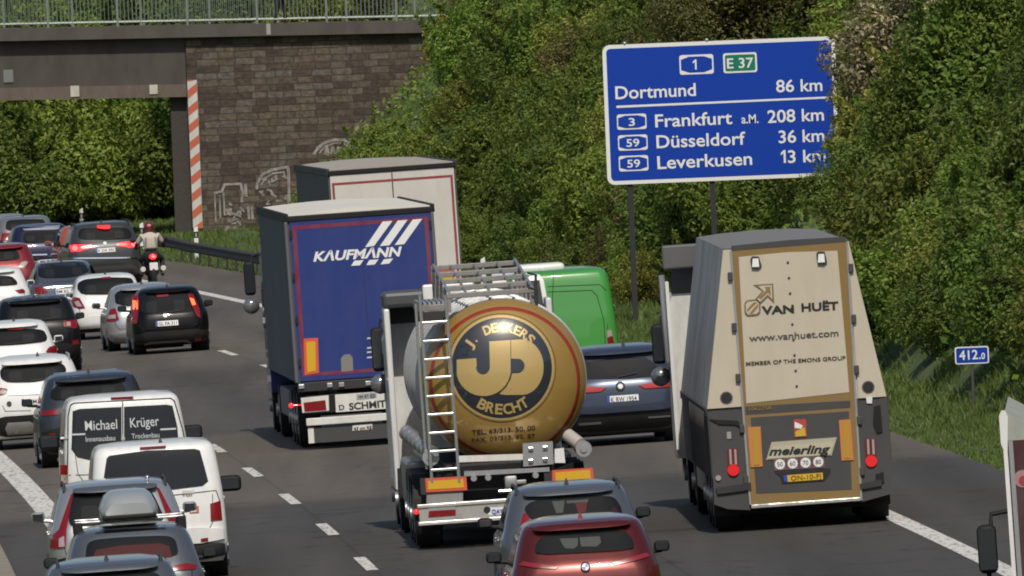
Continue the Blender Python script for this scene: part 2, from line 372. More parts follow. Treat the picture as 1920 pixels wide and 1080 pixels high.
L.new(br.outputs['Color'], r.inputs[0])
n4 = N.new('ShaderNodeTexNoise'); n4.inputs['Scale'].default_value = 6; n4.inputs['Detail'].default_value = 8; L.new(tc.outputs['Object'], n4.inputs['Vector'])
r4 = N.new('ShaderNodeMapRange'); r4.inputs['From Min'].default_value = .3; r4.inputs['From Max'].default_value = .7; r4.inputs['To Min'].default_value = .6; r4.inputs['To Max'].default_value = 1.3; L.new(n4.outputs['Fac'], r4.inputs['Value'])
sc_ = N.new('ShaderNodeVectorMath'); sc_.operation = 'SCALE'; L.new(r.outputs[0], sc_.inputs[0]); L.new(r4.outputs[0], sc_.inputs['Scale'])
mx = N.new('ShaderNodeMix'); mx.data_type = 'RGBA'; mx.inputs['B'].default_value = (0.056, 0.046, 0.037, 1); L.new(br.outputs['Fac'], mx.inputs['Factor']); L.new(sc_.outputs[0], mx.inputs['A']); L.new(mx.outputs['Result'], b.inputs['Base Color'])
bp = N.new('ShaderNodeBump'); bp.inputs['Strength'].default_value = 1.0; bp.inputs['Distance'].default_value = 0.06
hh = N.new('ShaderNodeMath'); hh.operation = 'MULTIPLY_ADD'; hh.inputs[1].default_value = 0.9; L.new(n4.outputs['Fac'], hh.inputs[0])
iv = N.new('ShaderNodeMath'); iv.operation = 'SUBTRACT'; iv.inputs[0].default_value = 1; L.new(br.outputs['Fac'], iv.inputs[1]); L.new(iv.outputs[0], hh.inputs[2]); L.new(hh.outputs[0], bp.inputs['Height'])
L.new(bp.outputs[0], b.inputs['Normal']); b.inputs['Roughness'].default_value = 0.9
STONE = m
FASCIA = mat('dark_concrete', (0.088, 0.076, 0.070), 0.9, dirt=0.5, dscale=1.2, dcol=(0.045, 0.04, 0.036), bump=0.15)  # dark base colour with darker random patches
GIRDER = mat('dark_brown_girder', (0.066, 0.056, 0.050), 0.7, dirt=0.5, dscale=0.8, dcol=(0.03, 0.027, 0.025))
BRG = empty('road_bridge', (-9.7, ZB, 0), 'dark road bridge across the carriageway with a coursed stone abutment and a steel girder', 'bridge')
gr = -0.02                                        # the deck falls gently to the right
def WB(px, py, dy=0.0): p = world_at(px, py, ZB + dy); return p.x + 9.7, p.z
def bz(px, py, x): q = WB(px, py); return q[1] + gr * (x - q[0])
ct, cb = WB(352, 47)[1], WB(352, 70)[1]           # cap top and underside where girder and wall meet
xk = WB(348, 90)[0]
def slope_prism(bm, x0, x1, y0, y1, z0, z1):      # bar that follows the deck's fall
    P = [(x0, y0, z0 + gr * (x0 - xk)), (x1, y0, z0 + gr * (x1 - xk)), (x1, y0, z1 + gr * (x1 - xk)), (x0, y0, z1 + gr * (x0 - xk))]
    add_prism(bm, P, (0, y1 - y0, 0))
bm = bmesh.new()
add_prism(bm, [(xk, 0, -1), (xk + 17, 0, -1), (xk + 17, 0, cb + gr * 17 - 0.002), (xk, 0, cb - 0.002)], (0, 11, 0))
mk('abutment', bm, STONE, BRG)
bm = bmesh.new(); add_prism(bm, [(xk - 0.55, 0.35, -1), (xk - 0.002, 0.35, -1), (xk - 0.002, 0.35, cb), (xk - 0.55, 0.35, cb)], (0, 10.4, 0)); mk('bearing_pier', bm, mat('shaded_stone', (0.05, 0.043, 0.038), 0.9, bump=.5, bscale=6), BRG)  # darker copy of the stone, the reveal's shade put into its colour
bm = bmesh.new(); slope_prism(bm, xk - 30, xk + 17, -0.32, 0.35, cb, ct); slope_prism(bm, xk - 30, xk + 17, 10.6, 11.2, cb, ct); slope_prism(bm, xk - 30, xk + 17, 0.352, 10.598, cb + 0.02, ct - 0.2); mk('deck', bm, FASCIA, BRG)
gt, gb_ = WB(340, 158)[1], WB(340, 182)[1]
bm = bmesh.new(); slope_prism(bm, xk - 30, xk - 0.02, 0.12, 0.26, gt, cb - 0.002); mk('girder_web', bm, GIRDER, BRG)
bm = bmesh.new(); slope_prism(bm, xk - 30, xk - 0.02, -0.06, 0.5, gb_, gt - 0.002); mk('girder_flange', bm, mat('brown_flange', (0.125, 0.098, 0.08), 0.8, dirt=.4, dcol=(.06, .05, .045)), BRG)
PALE = mat('pale_plate', (0.50, 0.47, 0.40), 0.7, dirt=0.4)
for a, c, yy in (((132, 161), (149, 181), -0.07), ((280, 159), (296, 176), -0.07), ((6, 131), (25, 154), 0.11)):
    (x0, z1), (x1, z0) = WB(*a), WB(*c)
    bm = bmesh.new(); add_box(bm, x0, x1, yy - 0.03, yy + 0.008, z0, z1); mk('clearance_plate', bm, PALE if yy < 0 else mat('grey_plate', (.16, .17, .16), .7), BRG)
x0, z0 = WB(500, 62); x1, z1 = WB(507, 42)
bm = bmesh.new(); add_box(bm, x0, x1, -0.335, -0.321, z0 - .05, z1 - .03); mk('joint_strip', bm, mat('joint_grey', (.3, .29, .28), .8), BRG)
# two parapet railings on the deck
RAILM = mat('railing_grey_green', (0.20, 0.23, 0.21), 0.5, 0.5, dirt=0.3)
for yy, name, first in ((-0.05, 'near', 90), (10.9, 'far', 122)):
    R = empty('parapet_railing', (-9.7, ZB + yy, 0), ('grey-green steel railing along the near side' if yy < 1 else 'grey-green steel railing along the far side') + ' of the bridge deck, with thin upright bars', 'railing')
    R['group'] = 'railings on the bridge'
    sp_ = 2.17
    xs = [WB(first, 40)[0] + sp_ * k for k in range(-5, 8)]
    bm = bmesh.new()
    for h, rr in ((0.13, 0.030), (1.05, 0.04)): add_tube(bm, [(xs[0], 0, ct + h + gr * (xs[0] - xk)), (xs[-1], 0, ct + h + gr * (xs[-1] - xk))], rr, 6)
    mk('rail', bm, RAILM, R, True)
    bm = bmesh.new(); x = xs[0] + 0.12
    while x < xs[-1]:
        z = ct + gr * (x - xk); add_tube(bm, [(x, 0, z + 0.13), (x, 0, z + 1.03)], 0.011, 5); x += 0.125
    bars = mk('bars', bm, RAILM, R)
    for x in xs:
        bm = bmesh.new(); z = ct + gr * (x - xk); add_box(bm, x - 0.035, x + 0.035, -0.03, 0.03, z - 0.002, z + 1.08); mk('post', bm, RAILM, R)
# white graffiti outlines sprayed on the stone
GRAF = mat('graffiti_white', (0.30, 0.285, 0.27), 0.8, dirt=1.0, dscale=5, dcol=(0.09, 0.075, 0.062))
bm = bmesh.new()
def stroke(pts, w=0.05):
    P = [WB(*p) for p in pts]
    for a, c in zip(P, P[1:]):
        d = Vector((c[0] - a[0], c[1] - a[1])); n = Vector((-d.y, d.x)).normalized() * w / 2; d = d.normalized() * w * .3
        q = [(a[0] + n.x - d.x, a[1] + n.y - d.y), (a[0] - n.x - d.x, a[1] - n.y - d.y), (c[0] - n.x + d.x, c[1] - n.y + d.y), (c[0] + n.x + d.x, c[1] + n.y + d.y)]
        k = stroke.k = getattr(stroke, 'k', 0) + 1
        bm.faces.new([bm.verts.new((u, -0.006 - 0.0006 * (k % 40), v)) for u, v in q])
c5 = lambda x, y: (300 + x * .3519, 100 + y * .3519)
stroke([c5(*p) for p in ((820, 535), (845, 500), (880, 475), (930, 460), (980, 462), (1020, 485), (1045, 520))], .09)
stroke([c5(*p) for p in ((850, 530), (880, 495), (930, 478), (975, 478), (1010, 500), (1025, 525))], .05)
for sx in (880, 910, 940): stroke([c5(sx, 535), c5(sx + 10, 500), c5(sx + 18, 530)], .07)
mk('graffiti', bm, GRAF, BRG); bm = bmesh.new()
stroke([c5(*p) for p in ((515, 720), (520, 690), (545, 645), (600, 620), (680, 605), (685, 640), (688, 795))], .09)
stroke([c5(*p) for p in ((540, 700), (560, 665), (600, 640), (660, 632), (668, 660))], .06)
stroke([c5(*p) for p in ((290, 745), (330, 735), (345, 698), (430, 695), (440, 740), (436, 790))], .08)
stroke([c5(*p) for p in ((292, 755), (298, 900))], .05); stroke([c5(*p) for p in ((455, 700), (458, 760))], .10); stroke([c5(*p) for p in ((318, 760), (322, 880))], .05)
stroke([c5(*p) for p in ((338, 745), (345, 860), (380, 850), (430, 870))], .06); stroke([c5(*p) for p in ((350, 940), (400, 930), (440, 945))], .07)
rg = random.Random(8)
for k in range(26):
    x, y = (rg.uniform(350, 440), rg.uniform(800, 935)) if k < 13 else (rg.uniform(530, 675), rg.uniform(650, 790))
    if k == 13: mk('graffiti', bm, GRAF, BRG); bm = bmesh.new()
    stroke([c5(x, y), c5(x + rg.uniform(-14, 18), y + rg.uniform(-8, 26)), c5(x + rg.uniform(0, 26), y + rg.uniform(-4, 20))], rg.uniform(.04, .08))
for x in (470, 490): stroke([c5(x, 820), c5(x + 4, 880)], .08)
mk('graffiti', bm, GRAF, BRG)
# striped hazard board on the wall corner
HB = Frame('hazard_board', 'tall red and white striped hazard board on the corner of the stone abutment', 'hazard board', *[(q.x, ZB - 0.08, 0) for q in [world_at(366, 300, ZB - .08)]][0], 0, 0)
x0, z0 = HB.loc(380, 428); x1, z1 = HB.loc(354, 150); xa = HB.loc(361, 428)[0]; xb = HB.loc(372, 150)[0]
hw = 0.145; zt, zb_ = z1, z0
bm = bmesh.new(); add_box(bm, -hw - .01, hw + .01, 0.0, 0.075, zb_, zt); mk('backing', bm, STEEL, HB.e)
WR = mat('board_white', (0.55, 0.53, 0.49), 0.6, dirt=.35); RR = mat('board_red', (0.46, 0.10, 0.05), 0.6, dirt=.4, dcol=(.35, .14, .09))
HB.patch('white_face', WR, rect(-hw, hw, zb_, zt), 0.004, 0.004, 0)
n = 9; st = (zt - zb_ + 0.2) / n; polys = []
for k in range(n + 1):
    a = zb_ - 0.25 + st * k; q = [(-hw, a), (hw, a + 0.22), (hw, a + 0.22 + st * .5), (-hw, a + st * .5)]
    q = [(u, min(max(v, zb_), zt)) for u, v in q]
    if q[2][1] - q[1][1] > .02 or q[3][1] - q[0][1] > .02:
        polys.append([p for i, p in enumerate(q) if p != q[i - 1]])
HB.patch('red_stripes', RR, [p for p in polys if len(p) > 2], 0.008, 0.004, 0)

# ------------------------------------------------------------------ guard rail and marker posts
bm = bmesh.new(); path = [(577 - 2.0 * k, 3.15 - 0.2 * min(k / 14, 1)) for k in range(0, 40)]
prof = [(-.02, -.155), (.0, -.14), (.045, -.10), (.045, -.06), (0, -.02), (0, .02), (.045, .06), (.045, .10), (0, .14), (-.02, .155), (-.03, .10), (-.03, -.10)]
rings = []
for i, (Z, o) in enumerate(path):
    z = ground_z(o, Z) + 0.44 + (0.14 * max(0, 1 - i / 3.0) if i < 3 else 0); sx = .7 * max(0, 1 - i / 3) ** 2
    rings.append([(edge(Z) + o - sx - a, Z, z + c) for a, c in prof])
add_loft(bm, rings)
GR = empty('guard_rail', (edge(560) + 3, 560, ground_z(3, 560)), 'dark steel guard rail in front of the stone abutment', 'guard rail')
o_ = mk('beam', bm, mat('weathered_rail', (0.045, 0.042, 0.040), 0.6, 0.4, dirt=.4), None, True); o_.parent = GR; o_.location = -GR.location
for i in range(2, 40, 2):
    Z, o = path[i]; bm = bmesh.new(); zz = ground_z(o, Z); add_box(bm, edge(Z) + o + .03, edge(Z) + o + .10, Z - .05, Z + .05, zz - .2, zz + .52)
    q = mk('post', bm, DARK, None); q.parent = GR; q.location = -GR.location
def delineator(px, py, Z, label):
    p = world_at(px, py, Z); zt = p.z; zb = min(zt - 1.0, ground_z(p.x - edge(Z), Z)); zb = max(zb, zt - 1.15)
    e_ = empty('delineator_post', (p.x, Z, zb), label, 'marker post', 'white marker posts along the verge'); h = zt - zb
    sec = lambda z, s, tip=0: [(-.06 * s, -.05 * s, z + tip), (.06 * s, -.05 * s, z), (.045 * s, .05 * s, z), (-.045 * s, .05 * s, z + tip)]
    bm = bmesh.new(); add_loft(bm, [sec(-.2, 1), sec(h * .66, 1)]); add_loft(bm, [sec(h * .66 + .001, .99), sec(h * .80, .98)]) if 0 else None; mk('shaft', bm, WHITE, e_)
    bm = bmesh.new(); add_loft(bm, [sec(h * .66 + .002, 1.03), sec(h * .84, 1.03)]); mk('black_band', bm, BLACK, e_)
    bm = bmesh.new(); add_loft(bm, [sec(h * .84 + .002, 1.0), sec(h, .85, -.05)]); mk('cap', bm, WHITE, e_)
    bm = bmesh.new(); add_box(bm, -.025, .025, -.062, -.0505, h * .69, h * .8); mk('reflector', bm, LENSW, e_)
delineator(367, 424, 575, 'white marker post directly below the striped hazard board')
delineator(265, 417, 600, 'white marker post right behind the motorcyclist and the dark SUV')
delineator(152, 390, 640, 'white marker post behind the roof of the dark grey SUV')
delineator(905, 482, 488, 'white marker post whose tip shows above the gold tanker')
delineator(1249, 556, 419, 'white marker post half hidden by the left mirror of the cream tipper')

# ------------------------------------------------------------------ signs
SBLUE = mat('sign_blue', (0.004, 0.042, 0.34), 0.6, spec=.2); SWHITE = mat('sign_white', (0.72, 0.72, 0.70), 0.5); SGREEN = mat('sign_green', (0.0, 0.16, 0.10), 0.45)
ZS = 441.0
q = world_at(1346, 208, ZS); zg = ground_z(q.x - edge(ZS), ZS)
SG = Frame('direction_sign', 'large blue motorway distance sign with white lettering on dark posts', 'road sign', q.x, ZS, zg)
(xl, zt), (xr, zb_) = SG.loc(1128, 85), SG.loc(1553, 330)
zb_ = SG.loc(1140, 347)[1]; xl = (SG.loc(1128, 85)[0] + SG.loc(1140, 347)[0]) / 2; xr = SG.loc(1565, 70)[0]
bm = bmesh.new(); add_prism(bm, [(x, 0.004, z) for x, z in rrect(xl, xr, zb_, zt, .16)], (0, 0.05, 0)); mk('panel_back', bm, STEEL, SG.e)
SG.patch('border', SWHITE, rrect(xl, xr, zb_, zt, .16), 0.0, 0.004, 0); SG.patch('blue_face', SBLUE, rrect(xl + .085, xr - .085, zb_ + .085, zt - .085, .09), 0.004, 0.004, 0)
c6s = lambda x, y: (1100 + x * .29630, 40 + y * .29630)
def digit_one(fr, x, z, h, off):
    w = h * .16; fr.patch('lettering', SWHITE, [(x, z), (x + w, z), (x + w, z + h), (x + w * .2, z + h), (x - w * 1.3, z + h * .78), (x - w * 1.3, z + h * .60), (x, z + h * .76)], off, .004, 0)
def shield(x0, y0, x1, y1, txt, green=False):
    a, c = SG.loc(*c6s(x0, y0)), SG.loc(*c6s(x1, y1)); A, B, C, D = a[0], c[0], c[1], a[1]; t = (D - C) * .09
    SG.patch('route_shield', SWHITE, rrect(A, B, C, D, .05), 0.008, 0.004, 0)
    if green: SG.patch('shield_face', SGREEN, rrect(A + t, B - t, C + t, D - t, .04), 0.012, 0.004, 0)
    else:
        k = t * 1.5; xm, zm = (A + B) / 2, (C + D) / 2
        SG.patch('shield_face', SBLUE, [(A + t * .8, C + 2.6 * t), (xm - .22 * (B - A), C + t), (xm + .22 * (B - A), C + t), (B - t * .8, C + 2.6 * t), (B - t * .8, D - 2.6 * t), (xm + .22 * (B - A), D - t), (xm - .22 * (B - A), D - t), (A + t * .8, D - 2.6 * t)], 0.012, 0.004, 0)
    w = (B - A) * (.075 if len(txt) == 1 and txt == '1' else .21 if len(txt) == 1 else .44 if len(txt) == 2 else .78); h = (D - C) * .52
    if txt == '1':
        digit_one(SG, (A + B) / 2 - .035, (C + D) / 2 - h / 2, h, .016); return
    SG.text('lettering', SWHITE, txt, ((A + B) / 2 - w / 2, (C + D) / 2 - h / 2), ((A + B) / 2 + w / 2, (C + D) / 2 - h / 2), h, 0.016, 0.012, px=False)
shield(585, 215, 805, 330, '1'); shield(862, 203, 1080, 320, 'E 37', True)
shield(190, 590, 380, 680, '3'); shield(197, 722, 387, 812, '59'); shield(202, 853, 392, 943, '59')
def sl(txt, x0, y0, x1, y1, cap): SG.text('lettering', SWHITE, txt, c6s(x0, y0), c6s(x1, y1), cap * .2963, 0.010, 0.013)
sl('Dortmund', 183, 492, 692, 470, 84); sl('86 km', 1200, 448, 1492, 438, 80)
sl('Frankfurt', 435, 670, 922, 648, 84); sl('a.M.', 980, 646, 1088, 642, 58); sl('208 km', 1146, 642, 1502, 626, 82)
sl('Düsseldorf', 443, 802, 1005, 778, 84); sl('36 km', 1216, 770, 1505, 758, 82)
sl('Leverkusen', 449, 934, 1048, 906, 84); sl('3 km', 1275, 895, 1515, 886, 82); digit_one(SG, *SG.loc(*c6s(1248, 896)), 82 * .2963 * ZS / F, .010)
SG.ppatch('divider_line', SWHITE, [c6s(188, 548), c6s(1560, 486), c6s(1560, 474), c6s(188, 534)], 0.008, 0.004, 0)
POSTM = mat('sign_post_dark', (0.03, 0.03, 0.032), .6, .3)
for px in (1182, 1336):
    x = SG.loc(px, 350)[0]; bm = bmesh.new(); add_box(bm, x - .06, x + .06, 0.06, 0.2, -1.2, zt - .15); mk('post', bm, POSTM, SG.e)
    bm = bmesh.new(); add_ball(bm, (x, .03, zt + .02), .05); mk('clamp', bm, STEEL, SG.e, True)
q = world_at(1822, 665, 344); zg = ground_z(q.x - edge(344), 344)
KS = Frame('kilometre_sign', 'small blue kilometre sign reading 412.0 on a thin post in the grass', 'road sign', q.x, 344, zg)
A, C = KS.loc(1790, 651), KS.loc(1855, 681)
bm = bmesh.new(); add_prism(bm, [(x, 0.0, z) for x, z in rrect(A[0], C[0], C[1], A[1], .04)], (0, 0.02, 0)); mk('panel', bm, SWHITE, KS.e)
KS.patch('blue_face', SBLUE, rrect(A[0] + .022, C[0] - .022, C[1] + .022, A[1] - .022, .025), .004, .003, 0)
KS.text('lettering', SWHITE, '412', (1799, 675), (1834, 673), 18, .008, .015); KS.text('lettering', SWHITE, '.', (1836, 673), (1839, 673), 18, .008, .015); KS.text('lettering', SWHITE, '0', (1840, 673), (1847, 673), 12, .008, .02)
bm = bmesh.new(); add_tube(bm, [(0, .035, -.3), (0, .035, A[1] + .03)], .025, 8); mk('post', bm, mat('thin_post_grey', (.09, .09, .09), .6, .3), KS.e, True)
# unseen high ground added behind and left, keeps low sky out of paint reflections
bm = bmesh.new(); rows = []; rg = random.Random(77)
for i in range(41):
    a = math.radians(100 + 200 * i / 40); rows.append([bm.verts.new((math.sin(a) * d * (1 if d < 300 else 1.1), 60 + math.cos(a) * d, h * rg.uniform(.8, 1.15) - 1)) for d, h in ((230, 0), (260, 22), (330, 48), (450, 62), (700, 40))])
for a, bb in zip(rows, rows[1:]):
    for j in range(4): bm.faces.new((a[j], a[j + 1], bb[j + 1], bb[j]))
mk('horizon_blocker', bm, mat('blocker_dark_green', (.045, .065, .022), .95, dirt=.8, dscale=.08, dcol=(.02, .03, .012)), smooth=True, kind='structure')
# ------------------------------------------------------------------ cars
PROF = {
 'hatch': dict(z=(.11, .17, .26, .38, .50, .58, .63, .72, .82, .90, .95, .985, 1.0), w=(.86, .95, .99, 1, .995, .98, .95, .905, .85, .80, .745, .63, .42),
   yr=(.22, .08, 0, 0, .03, .07, .11, .20, .29, .37, .44, .66, 1.2), yf=(.35, .12, .03, 0, .15, .70, 1.15, 1.35, 1.6, 1.85, 2.05, 2.3, 2.6), rr=.34),
 'suv': dict(z=(.12, .19, .28, .38, .50, .58, .63, .72, .82, .90, .95, .985, 1.0), w=(.88, .95, .99, 1, 1, .985, .955, .915, .865, .815, .765, .65, .44),
   yr=(.25, .10, .02, 0, .02, .05, .08, .17, .27, .35, .42, .66, 1.3), yf=(.35, .12, .03, 0, .10, .45, 1.10, 1.35, 1.65, 1.95, 2.15, 2.4, 2.7), rr=.30),
 'sedan': dict(z=(.12, .19, .28, .40, .52, .60, .635, .67, .74, .84, .92, .965, .99, 1.0), w=(.87, .95, .99, 1, 1, .985, .96, .90, .86, .80, .74, .69, .58, .4),
   yr=(.22, .09, .02, 0, .02, .05, .12, .62, .85, 1.15, 1.4, 1.6, 1.85, 2.2), yf=(.35, .12, .03, 0, .12, .6, 1.0, 1.3, 1.55, 1.8, 2.0, 2.1, 2.3, 2.6), rr=.36),
 'van': dict(z=(.12, .18, .26, .38, .50, .58, .65, .75, .85, .92, .96, .988, 1.0), w=(.92, .97, 1, 1, .995, .985, .972, .95, .925, .90, .865, .78, .55),
   yr=(.15, .06, 0, 0, .01, .02, .03, .06, .09, .12, .15, .26, .7), yf=(.3, .1, 0, 0, .08, .30, .7, 1.05, 1.4, 1.7, 1.9, 2.15, 2.6), rr=.16),
}
class Car(Frame):
    def __init__(s, name, label, cat, roof, H, W, L, kind, paintm, group=None, head=0.0, off=None, ppm=None, wheelr=.33, mirrors=True, ax=(.78, .82), roofrise=0.0):
        dx, dy = derot(*roof); Z = 400.0
        for _ in range(30):
            o = dx * Z / F - edge(Z); zg = BANK * o if o < 2.9 else .087
            Z = F * (CH - zg - H) / (dy + YH) if ppm is None else F / ppm
        o = dx * Z / F - edge(Z); zg = BANK * o
        super().__init__(name, label, cat, dx * Z / F + BANK * H, Z, zg, -math.atan(slope(Z)) + head, BANK, group)
        s.H, s.W, s.Lg, s.kind, s.P = H, W, L, kind, PROF[kind]
        k = np.array(s.P['z']) * H; s.zk = k; s.paint = paintm
        zz = np.unique(np.concatenate([np.linspace(k[0], k[-1], 34), k]))
        s.wf = lambda z: pchip(k, np.array(s.P['w']) * W / 2, z); s.yf = lambda z: pchip(k, s.P['yr'], z); s.ff = lambda z: L - pchip(k, s.P['yf'], z)
        rr0 = s.P['rr']
        s.rrf = lambda z: min(rr0, float(s.wf(z)) * .8)
        def surf(u, v):
            v = min(max(v, k[0]), k[-1]); w = float(s.wf(v)); r = s.rrf(v); y = float(s.yf(v)); a = abs(u) - (w - r)
            y += 0.035 * (u / w) ** 2 if w > 0 else 0
            if a <= 0: return y
            a = min(a, r * .999); return y + (r - math.sqrt(r * r - a * a)) * .9
        s.surf = surf
        rings = []
        for z in zz:
            w = float(s.wf(z)); r = s.rrf(z); y1 = float(s.ff(z)); ring = []
            us = [(w - r) * t for t in (-1, -.5, 0, .5, 1)] + [w - r + r * math.sin(math.radians(a)) for a in (22, 45, 67, 90)]
            us = [-u for u in us[:4:-1]] + us
            ring += [(u, surf(u, z) if abs(u) < w - 1e-6 else surf(w * .9999, z) + 0.0, z) for u in us]
            rf = min(.55, w * .8); yb = ring[-1][1]; y1 = max(y1, yb + rf + .3)
            for t in (.15, .5, .85): ring.append((w, yb + (y1 - rf - yb) * t, z))
            for a in (0, 30, 60, 90): ring.append((w - rf + rf * math.cos(math.radians(a)), y1 - rf + rf * .8 * math.sin(math.radians(a)), z))
            ring.append((0, y1 - rf + rf * .86, z))
            n = len(ring); left = [(-x, y, zz2) for x, y, zz2 in ring[len(us):n - 1]][::-1]
            rings.append(ring + left)
        bm = bmesh.new(); add_loft(bm, rings); s.body = mk('body', bm, paintm, s.e, True)
        # wheels
        yr0, yf0 = ax[0], L - ax[1]
        tyre = rimm = None
        for y in (yr0, yf0):
            for sx in (-1, 1):
                if tyre is None:
                    bm = bmesh.new(); add_cyl(bm, (0, 0, 0), (1, 0, 0), wheelr, .22, 28)
                    bmesh.ops.bevel(bm, geom=[e for e in bm.edges if len(e.link_faces) == 2 and abs(e.verts[0].co.x - e.verts[1].co.x) < 1e-5], offset=.035, segments=2, affect='EDGES')
                    tyre = mk('wheel', bm, RUBBER, s.e, True); bm = bmesh.new(); add_cyl(bm, (.10, 0, 0), (1, 0, 0), wheelr * .66, .03, 20)
                    for q in range(5): a = q * 2 * math.pi / 5; add_tube(bm, [(.118, 0, 0), (.112, wheelr * .6 * math.cos(a), wheelr * .6 * math.sin(a))], .035, 5)
                    rimm = mk('rim', bm, RIM, tyre, True); wq = tyre
                else:
                    wq = tyre.copy(); COL.objects.link(wq); rq = rimm.copy(); COL.objects.link(rq); rq.parent = wq
                wq.location = (sx * (W / 2 - .125), y, wheelr); wq.rotation_euler = (0, 0, 0 if sx > 0 else math.pi)
        bm = bmesh.new()
        for y in (yr0, yf0):
            for sx in (-1, 1): add_cyl(bm, (sx * (W / 2 - .15), y, wheelr + .02), (1, 0, 0), wheelr + .055, .27, 28)
        add_box(bm, -W * .40, W * .40, .35, L - .4, .17, H * .2)
        mk('underbody', bm, BLACK, s.e)
        # side windows
        z0, z1 = H * .635, H * .90
        for sx in (-1, 1):
            bm = bmesh.new(); ya = float(s.yf(z0)) + s.P['rr'] + .18; yb = float(s.ff(z0)) - .75; yc = float(s.ff(z1)) - .55
            P = [(ya, z0), (yb, z0), (yc, z1), (ya + .22, z1)]
            vs = []
            for t in range(7):
                f = t / 6; z = z0 + (z1 - z0) * f; a = P[0][0] + (P[3][0] - P[0][0]) * f; c = P[1][0] + (P[2][0] - P[1][0]) * f; w = float(s.wf(z))
                vs.append([bm.verts.new((sx * (w + .005), a + (c - a) * g, z)) for g in (0, .33, .66, 1)])
            for a, c in zip(vs, vs[1:]):
                for i in range(3): bm.faces.new((a[i], a[i + 1], c[i + 1], c[i]))
            mk('side_window', bm, GLASS, s.e, True)
        # shut lines of the tailgate and doors
        a, g0, g1 = W * .395, H * .335, H * .60
        s.seam([(-a * 1.04, g1), (-a, g0 + .12), (-a * .9, g0), (a * .9, g0), (a, g0 + .12), (a * 1.04, g1)], px=False, w=.010)
        ya = float(s.yf(H * .5)) + s.P['rr'] + .75
        for sx in (-1, 1):
            bm = bmesh.new()
            for y in (ya, ya + 1.02):
                zs_ = [H * f for f in (.26, .36, .46, .56, .62)]; pv = None
                for z in zs_:
                    x = sx * (float(s.wf(z)) + .003); c_ = (bm.verts.new((x, y, z)), bm.verts.new((x, y + .012, z)))
                    if pv: bm.faces.new((pv[0], pv[1], c_[1], c_[0]))
                    pv = c_
            mk('door_line', bm, BLACK, s.e)
            for y in (ya + .12, ya + 1.12):
                bm = bmesh.new(); x = sx * float(s.wf(H * .56)); add_box(bm, min(x, x + sx * .03), max(x, x + sx * .03), y, y + .2, H * .55, H * .57, .008); mk('door_handle', bm, paintm, s.e)
        if mirrors: s.mirrors()
    def mirrors(s, m=None, y=None, big=0.85, z=None):
        if s.kind != 'van' and m is None and max(s.paint.node_tree.nodes['Principled BSDF'].inputs['Base Color'].default_value[:3]) < .3: m = BLACK
        y = y or s.Lg - (1.75 if s.kind != 'van' else 1.5); z = z or s.H * .655
        for sx in (-1, 1):
            bm = bmesh.new(); w = float(s.wf(z)); x = sx * (w + .17)
            add_box(bm, x - .115 * big, x + .115 * big, y - .035, y + .12, z + .05 - .078 * big, z + .05 + .078 * big, .055 * big, 4)
            add_tube(bm, [(sx * (w - .02), y + .03, z - .02), (x, y + .02, z)], .03, 6)
            o = mk('mirror', bm, m or s.paint, s.e, True)
            bm = bmesh.new(); add_box(bm, x - .085 * big, x + .085 * big, y - .042, y - .034, z + .05 - .052 * big, z + .05 + .052 * big)
            mk('mirror_glass', bm, mat('mirror_dark', (.06, .07, .08), .08, .6), o)
    def window(s, pts, px=True, soft=True, parent=None, seats=None):
        p = s.L(pts) if px else pts
        p = round_poly(p) if soft else p
        if seats:
            s.patch('cabin', CABIN, p, .006, .03, .1)
            for mm, q in seats: s.ppatch('headrest' if mm is SEAT else 'luggage', mm, q, .012, .01, .1)
            return s.patch('rear_window', CLEAR, p, .022, .03, .1)
        us = [q[0] for q in p]; vs = [q[1] for q in p]; u0, u1, v0, v1 = min(us), max(us), min(vs), max(vs); um, w, h = (u0 + u1) / 2, u1 - u0, v1 - v0
        if not soft: return s.patch('rear_window', GLASS, p, .008, .03, .1)
        s.patch('cabin', CABIN, p, .006, .03, .1)
        for f in (-.27, .27): s.patch('headrest', SEATD, rrect(um + f * w - .12, um + f * w + .12, v0 + .12 * h, v0 + .62 * h, .05), .012, .01, .1)
        s.patch('wiper', BLACK, [(um - .05, v0 + .02), (um + .30 * w, v0 + .10 * h), (um + .30 * w, v0 + .10 * h + .02), (um - .05, v0 + .045)], .035, .01, .1)
        return s.patch('rear_window', CLEAR, p, .022, .03, .1)
    def plate(s, cx, cz, w=.52, h=.115, txt='K AB 123', off=.02):
        o = s.patch('number_plate', PLATE, rect(cx - w / 2, cx + w / 2, cz - h / 2, cz + h / 2), off, .02, 0)
        s.patch('country_strip', EUBLUE, rect(cx - w / 2, cx - w / 2 + .045, cz - h / 2, cz + h / 2), off + .002, .004, 0, parent=o)
        s.text('lettering', INK, txt, (cx - w * .38, cz - h * .32), (cx + w * .44, cz - h * .32), h * .64, off + .004, .008, px=False, parent=o)
        return o
    def fin(s, px=0.0, y=None, m=None):
        y = y or float(s.yf(s.H * .985)) + .15; z = s.H * .985; bm = bmesh.new()
        add_loft(bm, [[(px - .035, y - .02, z), (px + .035, y - .02, z), (px + .025, y + .22, z), (px - .025, y + .22, z)], [(px - .006, y - .01, z + .085), (px + .006, y - .01, z + .085), (px + .006, y + .05, z + .07), (px - .006, y + .05, z + .07)]])
        mk('antenna', bm, m or DARK, s.e)
    def rails(s, m=DARK, x=None, h=.045):
        H = s.H; x = x or float(s.wf(H * .95)) - .02; z = H * .965
        for sx in (-1, 1):
            bm = bmesh.new(); y0 = float(s.yf(H * .95)) + .12; y1 = y0 + s.Lg * .36
            add_tube(bm, [(sx * x, y0, z - .06), (sx * x, y0 + .1, z + h), (sx * x, y1 - .1, z + h), (sx * x, y1, z - .06)], .02, 6); mk('roof_rail', bm, m, s.e, True)
